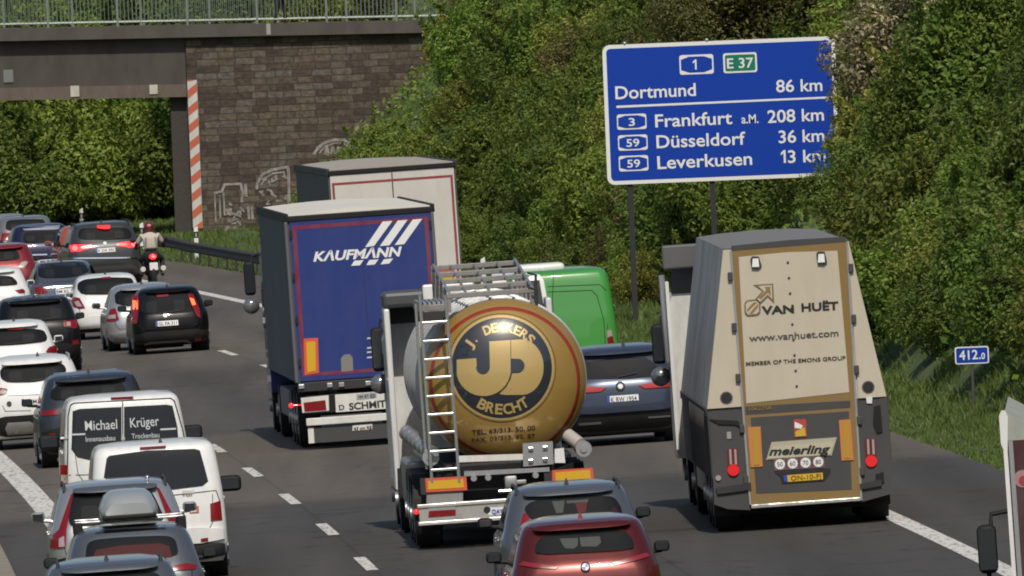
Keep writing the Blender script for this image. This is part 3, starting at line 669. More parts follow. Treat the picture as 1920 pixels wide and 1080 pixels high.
    def spoiler(s, w, z=None, d=.12, m=None, t=.05):
        z = z or s.H * .945
        s.patch('spoiler', m or s.paint, round_poly(rect(-w, w, z - t, z + t * .6), 2), d, d + .1, .08)
    def brakelamp(s, w=.16, z=None, lit=False, off=.02, h=.018):
        z = z or s.H * .915
        s.patch('brake_light', LAMPLIT if lit else LAMP, rect(-w, w, z - h, z + h), off, .03, .1)
    def bumper(s, z0, z1, m=None, off=.02, wfrac=.96):
        s.patch('bumper', m or BLACK, round_poly(rect(-s.W / 2 * wfrac, s.W / 2 * wfrac, z0, z1), 1), off, .06, .08)
    def emblem(s, cx, cz, r=.055, off=.02, m=None):
        o = s.patch('badge', m or mat('badge_dull', (.30, .31, .33), .45, .4), disc(cx, cz, r, 20), off, .015, 0); return o
    def exhaust(s, px, py, r=.045):
        x, z = s.loc(px, py); bm = bmesh.new(); add_cyl(bm, (x, s.surf(x, z) + .02, z), (0, 1, 0), r, .16, 16); mk('exhaust_tip', bm, CHROME, s.e, True)
    def seam(s, pts, px=True, w=.012, m=None):      # shut line of a door or tailgate
        p = s.L(pts) if px else pts
        polys = []
        for a, b in zip(p, p[1:]):
            d = Vector((b[0] - a[0], b[1] - a[1])); n = Vector((-d.y, d.x)).normalized() * w / 2
            polys.append([(a[0] + n.x, a[1] + n.y), (a[0] - n.x, a[1] - n.y), (b[0] - n.x, b[1] - n.y), (b[0] + n.x, b[1] + n.y)])
        s.patch('shut_line', m or BLACK, polys, .003, .004, .1)

c1 = lambda *P: [(x / 4, 380 + y / 4) for x, y in P]     # readings from enlarged views of the photo
c2 = lambda *P: [(x / 4, 580 + y / 4) for x, y in P]
c3 = lambda *P: [(x / 4, 810 + y / 4) for x, y in P]
c8 = lambda *P: [(x / 8.31, 450 + y / 8.31) for x, y in P]
cG = lambda *P: [(880 + x * .20833, 860 + y * .20833) for x, y in P]
QUEUE = 'cars queuing in the left and middle lanes'
BLACKP = mat('paint_black', (0.005, 0.005, 0.006), .3, 0, .22, spec=.12); DGREY = paint('dark_grey', (0.05, 0.052, 0.056), .5); WHITEP = paint('white', (0.74, 0.74, 0.73), 0, .22, .35)
SILVER = paint('silver', (0.42, 0.43, 0.44), .6); BLUEGREY = paint('blue_grey', (0.115, 0.128, 0.148), .5); NAVY = paint('navy', (0.014, 0.016, 0.05), .4); REDP = paint('red', (0.22, 0.010, 0.014), .3)

# small black hatchback with brake lights on
c = Car('hatchback', 'small black hatchback with tall lit tail lights and open road behind it', 'car', (316, 537), 1.48, 1.70, 3.95, 'hatch', BLACKP, QUEUE)
c.window(c1((1060, 692), (1130, 684), (1300, 682), (1410, 684), (1425, 735), (1442, 815), (1250, 835), (1048, 830)))
for side, lampx in ((0, 1), (1, 0)):
    P = c1((1003, 700), (1047, 693), (1050, 760), (1040, 830), (1030, 905), (985, 915), (995, 820)) if side == 0 else c1((1412, 684), (1455, 688), (1478, 740), (1500, 800), (1506, 865), (1478, 850), (1440, 770))
    a = c.ppatch('tail_light', LAMP, P, .012, .03, .06)
    Q = c1((1004, 735), (1040, 730), (1038, 800), (1004, 805)) if side == 0 else c1((1426, 715), (1456, 720), (1472, 765), (1446, 770))
    c.ppatch('bulb', LAMPORANGE, Q, .018, .01, .06, parent=a)
c.ppatch('brake_light', LAMP, c1((1180, 690), (1268, 684), (1268, 702), (1180, 710)), .03, .03)
c.plate(*c.loc(313, 606), .50, .115, 'GL FA 311'); c.emblem(*c.loc(310, 591), .05)
c.bumper(.22, .50, BLACK, .025); c.ppatch('bumper_trim', mat('grey_trim', (.13, .13, .13), .5), c1((1080, 1060), (1130, 1045), (1400, 1030), (1440, 1050), (1440, 1062), (1390, 1045), (1140, 1060), (1090, 1075)), .032, .02, .08)
for q in (c1((1460, 1015), (1510, 1008), (1512, 1040), (1465, 1045)),): c.ppatch('reflector', LAMP, q, .03, .02)
c.spoiler(.5, None, .10); c.fin(); c.seam(c1((1040, 925), (1080, 950), (1440, 930), (1480, 905)))

# silver hatchback mostly hidden by it
c = Car('hatchback', 'silver hatchback half hidden behind the small black hatchback', 'car', (268, 532), 1.48, 1.72, 4.15, 'hatch', SILVER, QUEUE)
c.window(c1((865, 690), (900, 660), (1200, 640), (1330, 650), (1360, 760), (1200, 780), (870, 770)))
c.sym('tail_light', LAMP, round_poly(c.L(c1((800, 870), (830, 800), (868, 790), (880, 830), (895, 880), (840, 895), (800, 893))), 1), .012, .03, .06, px=False)
c.sym('lamp_centre', LENSW, c.L(c1((815, 845), (870, 838), (868, 868), (812, 872))), .02, .02, .06, px=False)
c.fin(0); c.bumper(.25, .42, SILVER, .03); c.plate(0, .72, .5, .115, 'K LM 402'); c.spoiler(.5)
# white hatchback with wide window
c = Car('hatchback', 'white hatchback with slanted red lamps just ahead of the silver hatchback', 'car', (200, 514), 1.50, 1.72, 4.0, 'hatch', WHITEP, QUEUE)
c.window(c1((585, 650), (590, 605), (640, 575), (800, 560), (990, 563), (1010, 595), (1005, 640), (985, 672), (800, 690), (620, 690)))
c.sym('tail_light', LAMP, c.L(c1((540, 735), (560, 708), (600, 715), (640, 790), (600, 798), (550, 782))), .012, .03, .06, px=False)
c.sym('lamp_centre', LENSW, c.L(c1((560, 745), (590, 735), (618, 778), (580, 778))), .02, .02, .06, px=False)
c.ppatch('brake_light', LAMP, c1((770, 560), (835, 555), (835, 570), (770, 575)), .03, .03); c.emblem(*c.loc(200, 566), .06); c.bumper(.24, .55, WHITEP, .03); c.bumper(.17, .26, BLACK, .035); c.fin(); c.plate(0, .45, .5, .115, 'BN T 88')
# dark grey large SUV
c = Car('suv', 'big dark grey SUV with lit brake lights beside the motorcyclist', 'car', (193, 416), 1.72, 1.97, 4.9, 'suv', DGREY, QUEUE, wheelr=.37)
c.window(c1((600, 192), (780, 186), (970, 187), (1000, 270), (800, 276), (588, 276)))
a, b = c.sym('tail_light', LAMP, c1((525, 322), (560, 314), (690, 318), (690, 335), (640, 350), (600, 366), (535, 370)), .014, .03, .06)
for q in (a, b): q.data.materials[0] = LAMPLIT
c.sym('bulb', LAMPHOT, disc(*c.loc(141, 465), .075, 14), .022, .01, .06, (a, b), px=False)
c.ppatch('brake_light', LAMPLIT, c1((735, 170), (830, 168), (828, 196), (780, 198), (735, 190)), .10, .1)
c.plate(*c.loc(198, 469), .52, .115, 'K DX 590'); c.ppatch('chrome_strip', CHROME, c1((510, 412), (1030, 408), (1030, 418), (510, 422)), .02, .02); c.bumper(.22, .50, mat('bumper_grey', (.06, .06, .06), .5), .03); c.emblem(*c.loc(197, 456), .05); c.rails(); c.fin()
c.patch('bumper_insert', mat('grey_trim', (.13, .13, .13), .5), rect(-.6, .6, .30, .36), .04, .03)
# navy car, grey wagon, orange vehicle, far silver car
c = Car('hatchback', 'navy blue hatchback left of the big dark grey SUV', 'car', (76, 420), 1.55, 1.80, 4.3, 'suv', NAVY, QUEUE)
cA = lambda *P: [(x / 12, 390 + y / 12) for x, y in P]
c.window(cA((540, 560), (700, 525), (1000, 510), (1290, 515), (1250, 720), (1000, 770), (520, 780)))
c.ppatch('roof_sheen_patch', mat('pale_sky_sheen', (.35, .37, .41), .3, .5), cA((470, 420), (1380, 385), (1340, 480), (560, 500)), .01, .03)  # sky sheen on the navy roof, put in as a paler patch
c.sym('tail_light', LAMP, cA((480, 800), (700, 800), (720, 860), (500, 890)), .014, .03, .06); c.plate(*c.loc(80, 491), .52, .12, 'K PR 71'); c.bumper(.22, .4, NAVY, .03); c.ppatch('chrome_strip', CHROME, cA((560, 1045), (1060, 1030), (1060, 1060), (560, 1075)), .03, .03)
c = Car('wagon', 'grey station wagon with a big rear window behind the navy hatchback', 'car', (46, 405), 1.62, 1.82, 4.6, 'suv', paint('mid_grey', (.20, .205, .21), .4), QUEUE)
c.window(cA((165, 280), (500, 255), (980, 250), (1040, 330), (1000, 470), (600, 500), (130, 505)))
c.sym('tail_light', LAMP, cA((50, 560), (250, 560), (270, 660), (200, 740), (20, 730)), .014, .03, .06); c.plate(0, .8, .5, .115, 'SU H 44'); c.bumper(.22, .5, BLACK, .03); c.fin()
c = Car('estate_car', 'pale grey car cut off by the left edge, furthest ahead in the queue', 'car', (4, 402), 1.50, 1.80, 4.5, 'hatch', paint('pale_grey', (.30, .31, .32), .4), QUEUE)
c.window(rect(-.58, .58, 1.0, 1.34), px=False); c.sym('tail_light', LAMP, rect(.52, .86, .78, .95), px=False); c.plate(0, .7); c.bumper(.22, .45, BLACK, .03)
c = Car('hatchback', 'orange-red hatchback squeezed between the navy hatchback and the big dark grey SUV', 'car', (166, 421), 1.52, 1.76, 4.2, 'suv', paint('orange_red', (.42, .07, .03), .1), QUEUE)
c.window(rect(-.6, .44, .98, 1.36), px=False); c.sym('tail_light', LAMP, rect(.55, .85, .85, 1.0), px=False); c.plate(0, .7); c.bumper(.22, .40, BLACK, .03)
# red hatchback at the left edge
c = Car('hatchback', 'red hatchback with a pale round tail lamp, cut off by the left edge', 'car', (8, 457), 1.50, 1.70, 4.0, 'hatch', REDP, QUEUE)
c.window(c8((-420, 150), (-200, 130), (200, 125), (290, 170), (330, 300), (0, 330), (-460, 330)))
c.sym('tail_light', LAMP, round_poly(c.L(c8((280, 420), (330, 350), (400, 320), (465, 350), (450, 430), (320, 460))), 1), .014, .03, .06, px=False)
c.sym('lamp_centre', LENSW, round_poly(c.L(c8((290, 415), (330, 345), (400, 325), (445, 345), (400, 400), (330, 435))), 1), .022, .02, .06, px=False)
c.plate(0, .72); c.bumper(.22, .45, REDP, .03); c.spoiler(.5)
# white car at the left edge
c = Car('hatchback', 'low white hatchback at the left edge in front of the red hatchback', 'car', (-12, 502), 1.48, 1.76, 4.2, 'hatch', WHITEP, QUEUE)
c.window(c8((-420, 560), (-100, 555), (180, 560), (270, 640), (280, 700), (0, 720), (-450, 720)))
c.sym('tail_light', LAMP, c8((230, 785), (360, 760), (400, 800), (380, 830), (300, 830)), .014, .03, .06); c.plate(0, .62); c.bumper(.22, .42, BLACK, .03); c.spoiler(.52)
# grey-blue saloon
c = Car('saloon_car', 'slate grey saloon with a chrome boot strip behind the big dark grey SUV', 'car', (122, 491), 1.45, 1.80, 4.7, 'sedan', BLUEGREY, QUEUE)
c.window(c8((650, 385), (850, 362), (1200, 345), (1350, 355), (1410, 440), (1425, 500), (1150, 590), (620, 605)))
c.sym('tail_light', LAMP, c8((540, 745), (640, 720), (740, 800), (740, 850), (560, 850)), .014, .03, .06)
c.ppatch('chrome_strip', CHROME, c8((670, 720), (1110, 690), (1110, 715), (680, 750)), .02, .03); c.plate(*c.loc(120, 546), .5, .12, 'BM KL 9'); c.bumper(.22, .4, BLACK, .03); c.fin()
# black SUV
c = Car('suv', 'black SUV with unlit tail lights in front of the white hatchback at the left', 'car', (66, 556), 1.66, 1.86, 4.5, 'suv', mat('paint_black_blue', (0.007, 0.008, 0.010), .3, 0, .3, spec=.15), QUEUE, wheelr=.36)
c.ppatch('roof_sheen_patch', mat('grey_sheen', (.16, .17, .18), .3, .5), c1((40, 735), (250, 695), (430, 690), (470, 735), (250, 748), (80, 765)), .01, .03)  # roof reflection of the sky, coloured in as a grey patch
c.window(c1((85, 770), (250, 752), (470, 745), (505, 800), (535, 868), (300, 890), (60, 895)))
c.sym('tail_light', LAMP, c.L(c1((480, 885), (585, 880), (590, 935), (560, 945), (480, 930))), .014, .03, .06, px=False)
c.sym('lamp_centre', LENSW, c.L(c1((500, 895), (530, 893), (530, 925), (500, 922))), .02, .02, .06, px=False)
c.sym('reflector', LAMP, c.L(c1((540, 1035), (590, 1028), (595, 1060), (545, 1065))), .035, .02, .06, px=False)
c.bumper(.25, .62, BLACK, .03); c.plate(0, .8, .5, .115, 'LEV D 60'); c.fin(); c.spoiler(.55)
# white small hatchback by the left edge
c = Car('hatchback', 'small white hatchback with a red roof brake lamp at the left edge', 'car', (28, 602), 1.48, 1.68, 4.0, 'hatch', WHITEP, QUEUE)
c.window(c2((-260, 190), (-120, 155), (100, 145), (330, 150), (362, 215), (340, 245), (100, 270), (-250, 280)))
c.ppatch('brake_light', mat('pale_red_lens', (.5, .06, .06), .3), c2((62, 125), (172, 120), (172, 150), (62, 155)), .05, .05)
c.sym('tail_light', LAMP, round_poly(c.L(c2((340, 325), (365, 285), (420, 268), (440, 300), (420, 330))), 1), .014, .03, .06, px=False); c.plate(0, .55); c.fin(); c.spoiler(.48); c.bumper(.22, .4, WHITEP, .03)
# white crossover with roof rails
cB = lambda *P: [(x / 4.154, 640 + y / 4.154) for x, y in P]
c = Car('suv', 'white SUV with grey roof rails and a silver exhaust plate at the left edge', 'car', (60, 668), 1.68, 1.84, 4.5, 'suv', WHITEP, QUEUE, wheelr=.35)
c.window(cB((0, 240), (20, 205), (150, 180), (400, 165), (500, 178), (528, 240), (300, 318), (60, 322), (10, 290)))
c.sym('tail_light', LAMP, round_poly(c.L(cB((-60, 380), (0, 362), (60, 370), (55, 400), (20, 420), (-60, 420))), 1), .014, .03, .06, px=False)
c.sym('lamp_centre', LENSW, round_poly(c.L(cB((-10, 385), (25, 372), (50, 385), (25, 412), (-10, 408))), 1), .022, .02, .06, px=False)
c.ppatch('chrome_strip', mat('grey_strip', (.25, .25, .26), .3, .7), cB((60, 408), (420, 395), (420, 410), (60, 420)), .016, .02)
c.seam(cB((20, 500), (40, 545), (240, 540))); c.bumper(.24, .62, BLACK, .03)
c.ppatch('skid_plate', ALU, cB((40, 680), (60, 635), (230, 625), (260, 640), (260, 720), (60, 735)), .04, .03)
c.exhaust(30, 808); c.emblem(*c.loc(17, 757), .045, .02, DARK); c.rails(STEEL); c.fin(.12); c.plate(.0, .86, .5, .115, 'K FM 830'); c.spoiler(.55)
# dark slate SUV behind the vans
c = Car('suv', 'dark slate SUV with a deep roof spoiler just ahead of the lettered white van', 'car', (170, 699), 1.62, 1.92, 4.7, 'suv', paint('slate', (.032, .040, .055), .5), QUEUE, wheelr=.37)
c.ppatch('roof_sheen_patch', mat('slate_sheen', (.17, .20, .24), .28, .55), c2((400, 600), (420, 490), (890, 455), (930, 540), (660, 545)), .004, .03)  # lighter patch stands in for sky reflected on the roof
c.window(c2((385, 615), (440, 565), (650, 548), (905, 540), (945, 590), (940, 650), (650, 680), (380, 680)))
c.spoiler(.62, None, .14); c.fin(-.02)
c.sym('tail_light', LAMP, c.L(c2((290, 770), (420, 745), (440, 790), (300, 800))), .014, .03, .06, px=False)
c.sym('reflector', LAMP, c.L(c2((370, 930), (415, 930), (415, 970), (370, 970))), .035, .02, .06, px=False)
c.bumper(.24, .72, BLACK, .03); c.exhaust(82, 857, .06); c.plate(0, .8, .5, .115, 'K XX 30'); c.emblem(0, .98, .05)

# ------------------------------------------------------------------ vans
def van_trim(c):
    c.bumper(.26, .52, mat('van_bumper', (.05, .05, .052), .6), .03)
    c.mirrors(BLACK, None, 1.45, c.H * .60)
WHITEV = paint('van_white', (.76, .76, .745), 0, .22, .38)
c = Car('van', 'white panel van with a name lettered across its dark rear windows', 'van', (229, 740), 1.97, 1.96, 4.9, 'van', WHITEV, 'white vans in the queue', mirrors=False)
van_trim(c)
c.window(c2((545, 765), (600, 748), (912, 733), (912, 1110), (720, 1140), (580, 1110), (535, 1050)), soft=False)
c.window(c2((930, 732), (1250, 716), (1295, 725), (1330, 880), (1345, 1060), (1300, 1090), (930, 1105)), soft=False)
c.seam(c2((920, 690), (922, 1250)), w=.018); c.seam(c2((505, 1250), (512, 800), (530, 720), (560, 705), (1280, 668), (1310, 690), (1370, 900), (1400, 1060)), w=.018)
LET = mat('lettering_silver', (.50, .52, .52), .5)
c.text('lettering', LET, 'Michael', (160, 807.5), (220, 804), 19, .016, .004, step=.2); c.text('lettering', LET, 'Krüger', (244.5, 802), (298.5, 798), 19, .016, .004, step=.2)
c.text('lettering', LET, 'Innenausbau', (161, 828.5), (216, 825.5), 10, .016, .002, step=.2); c.text('lettering', LET, '&', (227, 825), (235, 824.6), 10, .016, .012); c.text('lettering', LET, 'Trockenbau', (247, 823), (299, 820), 10, .016, .002, step=.2)
c.ppatch('stripe', LET, c2((540, 934), (640, 930), (640, 942), (540, 946)), .014, .01); c.ppatch('stripe', LET, c2((1202, 896), (1320, 890), (1320, 902), (1202, 908)), .014, .01)
c.ppatch('brake_light', LAMP, c2((833, 662), (1000, 654), (1000, 668), (833, 676)), .03, .03)
a, b = c.sym('tail_light', LAMP, c.L(c3((450, 250), (508, 248), (512, 440), (455, 465))), .016, .03, .06, px=False)
c.sym('lamp_centre', LENSW, c.L(c3((458, 325), (508, 322), (510, 385), (458, 388))), .024, .02, .06, (a, b), px=False)
for q in (c2((455, 960), (510, 955), (510, 970), (455, 975)),): c.ppatch('hinge', WHITEV, q, .04, .04)
c.seam(c3((515, 325), (700, 320)))
c = Car('van', 'white van with one wide dark tailgate window and black mirrors', 'van', (288, 830), 1.95, 1.88, 4.9, 'van', WHITEV, 'white vans in the queue', mirrors=False)
van_trim(c)
c.window(c3((800, 200), (820, 180), (1100, 140), (1460, 128), (1500, 140), (1530, 250), (1562, 370), (1520, 405), (1300, 432), (1000, 450), (770, 455), (780, 330)), soft=False)
c.ppatch('brake_light', LAMP, c3((1050, 116), (1245, 104), (1245, 118), (1050, 130)), .03, .03)
c.sym('tail_light', LAMP, c.L(c3((1575, 540), (1655, 515), (1668, 660), (1580, 668))), .016, .03, .06, px=False)
c.bumper(.50, .72, WHITEV, .05); c.sym('reflector', LAMP, c.L(c3((1505, 800), (1560, 792), (1560, 820), (1505, 825))), .06, .02, .06, px=False)
c.text('badge', DARK, 'TDI', (341, 931), (360, 930), 4, .014, .01)
c.ppatch('sticker', mat('sticker_pale', (.55, .5, .48), .5), c3((1365, 440), (1455, 436), (1455, 460), (1365, 464)), .012, .01)
o = c.ppatch('sticker', mat('sticker_red', (.5, .12, .10), .5), c3((1420, 560), (1490, 555), (1492, 605), (1422, 610)), .012, .01); c.ppatch('sticker_face', PLATE, c3((1428, 568), (1470, 565), (1472, 598), (1430, 602)), .016, .01, parent=o)
c.seam(c3((1250, 480), (1620, 440), (1650, 520))); c.plate(-.25, .95, .5, .115, 'K VW 550'); c.emblem(-.1, 1.05, .07); c.fin(.1)

# silver estate with tall lamps
c = Car('estate_car', 'silver estate with tall red lamps running up both rear pillars', 'car', (215, 903), 1.58, 1.88, 4.8, 'suv', SILVER, QUEUE, wheelr=.35)
c.window(c3((548, 470), (570, 458), (850, 440), (1120, 436), (1160, 480), (1250, 680), (900, 710), (640, 705), (505, 702)))
c.spoiler(.58, None, .12, BLUEGREY); c.rails(DARK)
P = c3((535, 470), (552, 465), (500, 720), (490, 870), (375, 880), (380, 790), (440, 735))
a = c.ppatch('tail_light', LAMP, P, .02, .03, .06); b = c.patch('tail_light', LAMP, [(-u, v) for u, v in c.L(P)][::-1], .02, .03, .06)
c.sym('lamp_centre', LENSW, c.L(c3((442, 800), (480, 780), (485, 860), (440, 865))), .028, .02, .06, (a, b), px=False)
c.bumper(.25, .62, BLACK, .03); c.plate(0, .92, .5, .115, 'SU KJ 27')
bm = bmesh.new(); x, z = c.loc(277, 897); add_ball(bm, (x, .55, z), .035); add_tube(bm, [(x, .55, z - .14), (x, .55, z)], .012, 6); mk('antenna', bm, CHROME, c.e, True)
# blue-grey car with red luggage behind the glass; the roof box is its own thing
c = Car('estate_car', 'blue-grey estate with a roof box and red luggage behind its rear window', 'car', (245, 988), 1.52, 1.80, 4.7, 'suv', BLUEGREY, QUEUE, wheelr=.34)
c.window(c3((640, 940), (655, 840), (720, 812), (900, 795), (1250, 780), (1320, 810), (1345, 935), (1000, 950), (650, 965)), seats=((mat('luggage_red', (.30, .05, .05), .8), c3((700, 950), (720, 890), (900, 858), (1200, 840), (1270, 860), (1290, 940), (1000, 952))),))
c.sym('tail_light', LAMP, c.L(c3((1200, 1020), (1400, 985), (1480, 1000), (1470, 1030), (1250, 1045))), .016, .03, .06, px=False)
c.patch('roof_glass', GLASS, rect(-.45, .45, c.H * .955, c.H * .978), .004, .02, .06); c.bumper(.25, .55, BLACK, .03); c.plate(0, .75, .5, .115, 'K SB 14'); c.emblem(-.1, .92, .05)
for yy in (.95, 2.0):
    bm = bmesh.new(); add_box(bm, -.70, .70, yy, yy + .07, c.H + .05, c.H + .085, .015); mk('roof_bar', bm, STEEL, c.e)
    for sx in (-1, 1):
        bm = bmesh.new(); add_box(bm, sx * .66 - .06, sx * .66 + .06, yy - .04, yy + .12, c.H * .93, c.H + .075, .02); mk('bar_foot', bm, BLACK, c.e)
RB = Frame('roof_box', 'silver grey roof box strapped on the roof bars of the blue-grey estate', 'roof box', c.X, c.Z, c.zg, c.rz, BANK)
zt = c.loc(240, 922)[1]; x0 = c.loc(187, 950)[0]; x1 = c.loc(297, 945)[0]; xm = (x0 + x1) / 2; hw = (x1 - x0) / 2; zb = c.H + .092; hh = zt - zb
def boxsec(y, sw, sh): return [(xm + hw * sw * u, y, zb + hh * (.18 + (v - .18) * sh if v > .18 else v)) for u, v in ((-.92, 0), (-1, .12), (-1, .32), (-.93, .52), (-.80, .80), (-.60, .97), (-.3, 1), (.3, 1), (.60, .97), (.80, .80), (.93, .52), (1, .32), (1, .12), (.92, 0))]
bm = bmesh.new(); add_loft(bm, [boxsec(.55, .80, .45), boxsec(.60, .9, .62), boxsec(.72, .97, .85), boxsec(.95, 1, 1), boxsec(1.9, 1, 1), boxsec(2.3, .9, .9), boxsec(2.6, .7, .6)]); mk('lid', bm, paint('box_grey', (.36, .385, .39), .3, .2, .4), RB.e, True)
bm = bmesh.new(); add_box(bm, xm - hw * .93, xm + hw * .93, .535, 2.4, zb - .002, zb + hh * .16, .02); mk('tray', bm, BLACK, RB.e)
# roof of the nearest car at the lower edge
c = Car('hatchback', 'blue-grey car at the lower left edge of which only the roof shows', 'car', (205, 1051), 1.55, 1.84, 4.4, 'suv', BLUEGREY, QUEUE, wheelr=.34)
c.window(rect(-.60, .60, 1.05, 1.40), px=False); c.rails(DARK, .62); c.fin(-.03); c.sym('tail_light', LAMP, rect(.55, .88, .85, 1.0), px=False); c.plate(0, .75); c.bumper(.22, .5, BLACK, .03); c.spoiler(.58, None, .1)

# ------------------------------------------------------------------ middle lane cars
c = Car('suv', 'blue-grey crossover with roof rails right behind the gold tanker', 'car', (1066, 908), 1.58, 1.82, 4.3, 'suv', BLUEGREY, 'cars behind the tanker', wheelr=.34)
c.window(cG((495, 455), (560, 390), (800, 350), (1100, 335), (1310, 345), (1370, 430), (1390, 520), (1000, 545), (560, 560)),
   seats=((SEAT, cG((750, 390), (865, 382), (848, 490), (790, 495))), (mat('red_seat', (.40, .05, .05), .8), cG((960, 405), (1070, 395), (1050, 485), (985, 490))), (SEAT, cG((880, 385), (1080, 370), (1075, 395), (885, 408)))))
c.sym('tail_light', LAMPLIT if 0 else LAMP, c.L(cG((490, 500), (520, 490), (555, 570), (540, 640), (420, 740), (450, 640))), .016, .03, .06, px=False)
c.rails(DARK, .66); c.fin(.0, None, DARK); c.bumper(.25, .6, BLACK, .03); c.plate(0, .85, .5, .115, 'ME KS 61'); c.spoiler(.58, None, .09)
c = Car('suv', 'metallic copper red compact SUV at the lower edge behind the tanker', 'car', (1092, 972), 1.54, 1.83, 4.4, 'suv', paint('copper_red', (.125, .013, .010), .5, .05, .25), 'cars behind the tanker', wheelr=.35)
c.window(cG((590, 850), (610, 760), (680, 690), (900, 665), (1200, 640), (1400, 645), (1470, 720), (1500, 810), (1300, 835), (1000, 850), (700, 865)),
   seats=((SEAT, cG((820, 725), (985, 720), (980, 790), (940, 815), (870, 812), (845, 780))), (SEAT, cG((1000, 715), (1180, 705), (1192, 760), (1150, 795), (1010, 795)))))
c.sym('tail_light', mat('red_lens_dull', (.22, .02, .025), .2), c.L(cG((1290, 940), (1420, 900), (1600, 850), (1640, 880), (1480, 925), (1320, 955))), .016, .03, .06, px=False)
o = c.emblem(*c.loc(1098, 1063), .055); x, z = c.loc(1098, 1063)
c.patch('badge_ring', BLACK, ringpolys(x, z, .044, .060), .024, .01, 0, parent=o); c.patch('badge_quarters', EUBLUE, [[(x, z), (x + .04, z), (x + .028, z + .028), (x, z + .04)], [(x, z), (x - .04, z), (x - .028, z - .028), (x, z - .04)]], .023, .01, 0, parent=o)
c.fin(0, None, REDP); c.bumper(.25, .6, BLACK, .03); c.plate(0, .72, .5, .115, 'K MW 220'); c.spoiler(.6, None, .10)
cI = lambda *P: [(1060 + x * .24074, 600 + y * .24074) for x, y in P]
c = Car('suv', 'shiny steel-blue SUV between the gold tanker and the cream tipper', 'car', (1162, 648), 1.68, 1.96, 4.9, 'suv', paint('steel_blue', (.045, .058, .090), .7, .04, .24), 'cars behind the tanker', wheelr=.38)
c.window(cI((150, 460), (160, 330), (240, 318), (400, 300), (630, 290), (690, 330), (790, 430), (500, 458)), soft=False)
c.patch('wiper', BLACK, c.L(cI((420, 435), (560, 405), (560, 415), (420, 447))), .03, .02)
P = c.L(cI((575, 510), (700, 482), (790, 458), (828, 462), (832, 512), (790, 522), (620, 534)))
LB_ = mat('red_lens_deep', (.36, .008, .014), .45, spec=.25); c.patch('tail_light', LB_, P, .026, .03, .06); c.patch('tail_light', LB_, [(-u, v) for u, v in P][::-1], .026, .03, .06)
x, z = c.loc(1163.5, 724); o = c.patch('badge', mat('badge_dull', (.30, .31, .33), .45, .4), disc(x, z, .06, 20), .02, .015, 0); c.patch('badge_ring', BLACK, ringpolys(x, z, .045, .078), .024, .012, 0, parent=o)
c.plate(*c.loc(1168, 748), .53, .125, 'K RW 1954')
c.bumper(.24, .56, BLACK, .02); c.bumper(.56, .74, c.paint, .07, .93)
c.patch('bumper_insert', mat('grey_trim', (.13, .13, .13), .5), [rect(-.78, -.4, .38, .42), rect(.4, .78, .42, .45)], .03, .02)
c.rails(DARK, .74); c.spoiler(.66, None, .12); c.fin(.1)
# ------------------------------------------------------------------ lorries
def road_frame(name, label, cat, px, py, ppm, o_hint=None, head=0.0, group=None):
    Z = F / ppm; p = world_at(px, py, Z); zg = BANK * (p.x - edge(Z))
    return Frame(name, label, cat, p.x, Z, zg, -math.atan(slope(Z)) + head, BANK, group)
def axle(fr, y, W, r=.50, w=.32, dual=False, inset=0.0):
    for sx in (-1, 1):
        for k in range(2 if dual else 1):
            bm = bmesh.new(); x = sx * (W / 2 - w / 2 - .02 - k * (w + .02) - inset)
            add_cyl(bm, (x, y, r), (1, 0, 0), r, w, 32)
            bmesh.ops.bevel(bm, geom=[e for e in bm.edges if len(e.link_faces) == 2 and abs(e.verts[0].co.x - e.verts[1].co.x) < 1e-5], offset=.04, segments=2, affect='EDGES')
            t = mk('wheel', bm, RUBBER, fr.e, True)
            if k == 0:
                bm = bmesh.new(); add_cyl(bm, (x + sx * (w / 2 - .01), y, r), (1, 0, 0), r * .56, .04, 24, r * .5); add_cyl(bm, (x + sx * (w / 2 + .02), y, r), (1, 0, 0), .12, .08, 12)
                mk('rim', bm, STEEL, t, True)
def truck_mirror(fr, x, y, z, h=.55, arm_to=None, small=True):
    sx = -1 if x < 0 else 1
    bm = bmesh.new(); add_box(bm, x - .10, x + .10, y - .06, y + .12, z - h / 2, z + h / 2, .06, 3)
    o = mk('mirror', bm, BLACK, fr.e, True)
    bm = bmesh.new(); add_tube(bm, [(x - sx * .05, y + .03, z + h * .45), (x - sx * .06, y + .05, z + h / 2 + .1), (x - sx * .4, y + .2, z + h / 2 + .14)], .025, 6)
    mk('mirror_arm', bm, BLACK, o, True)
    if small:
        bm = bmesh.new(); add_ball(bm, (x, y + .03, z - h / 2 - .19), .15, 16, (1, .8, 1)); mk('wide_angle_mirror', bm, mat('mirror_shell_shiny', (.25, .26, .27), .15, .6), o, True)
    bm = bmesh.new(); add_box(bm, x - .085, x + .085, y - .068, y - .058, z - h * .42, z + h * .42); mk('mirror_glass', bm, mat('mirror_dark', (.06, .07, .08), .08, .6), o)
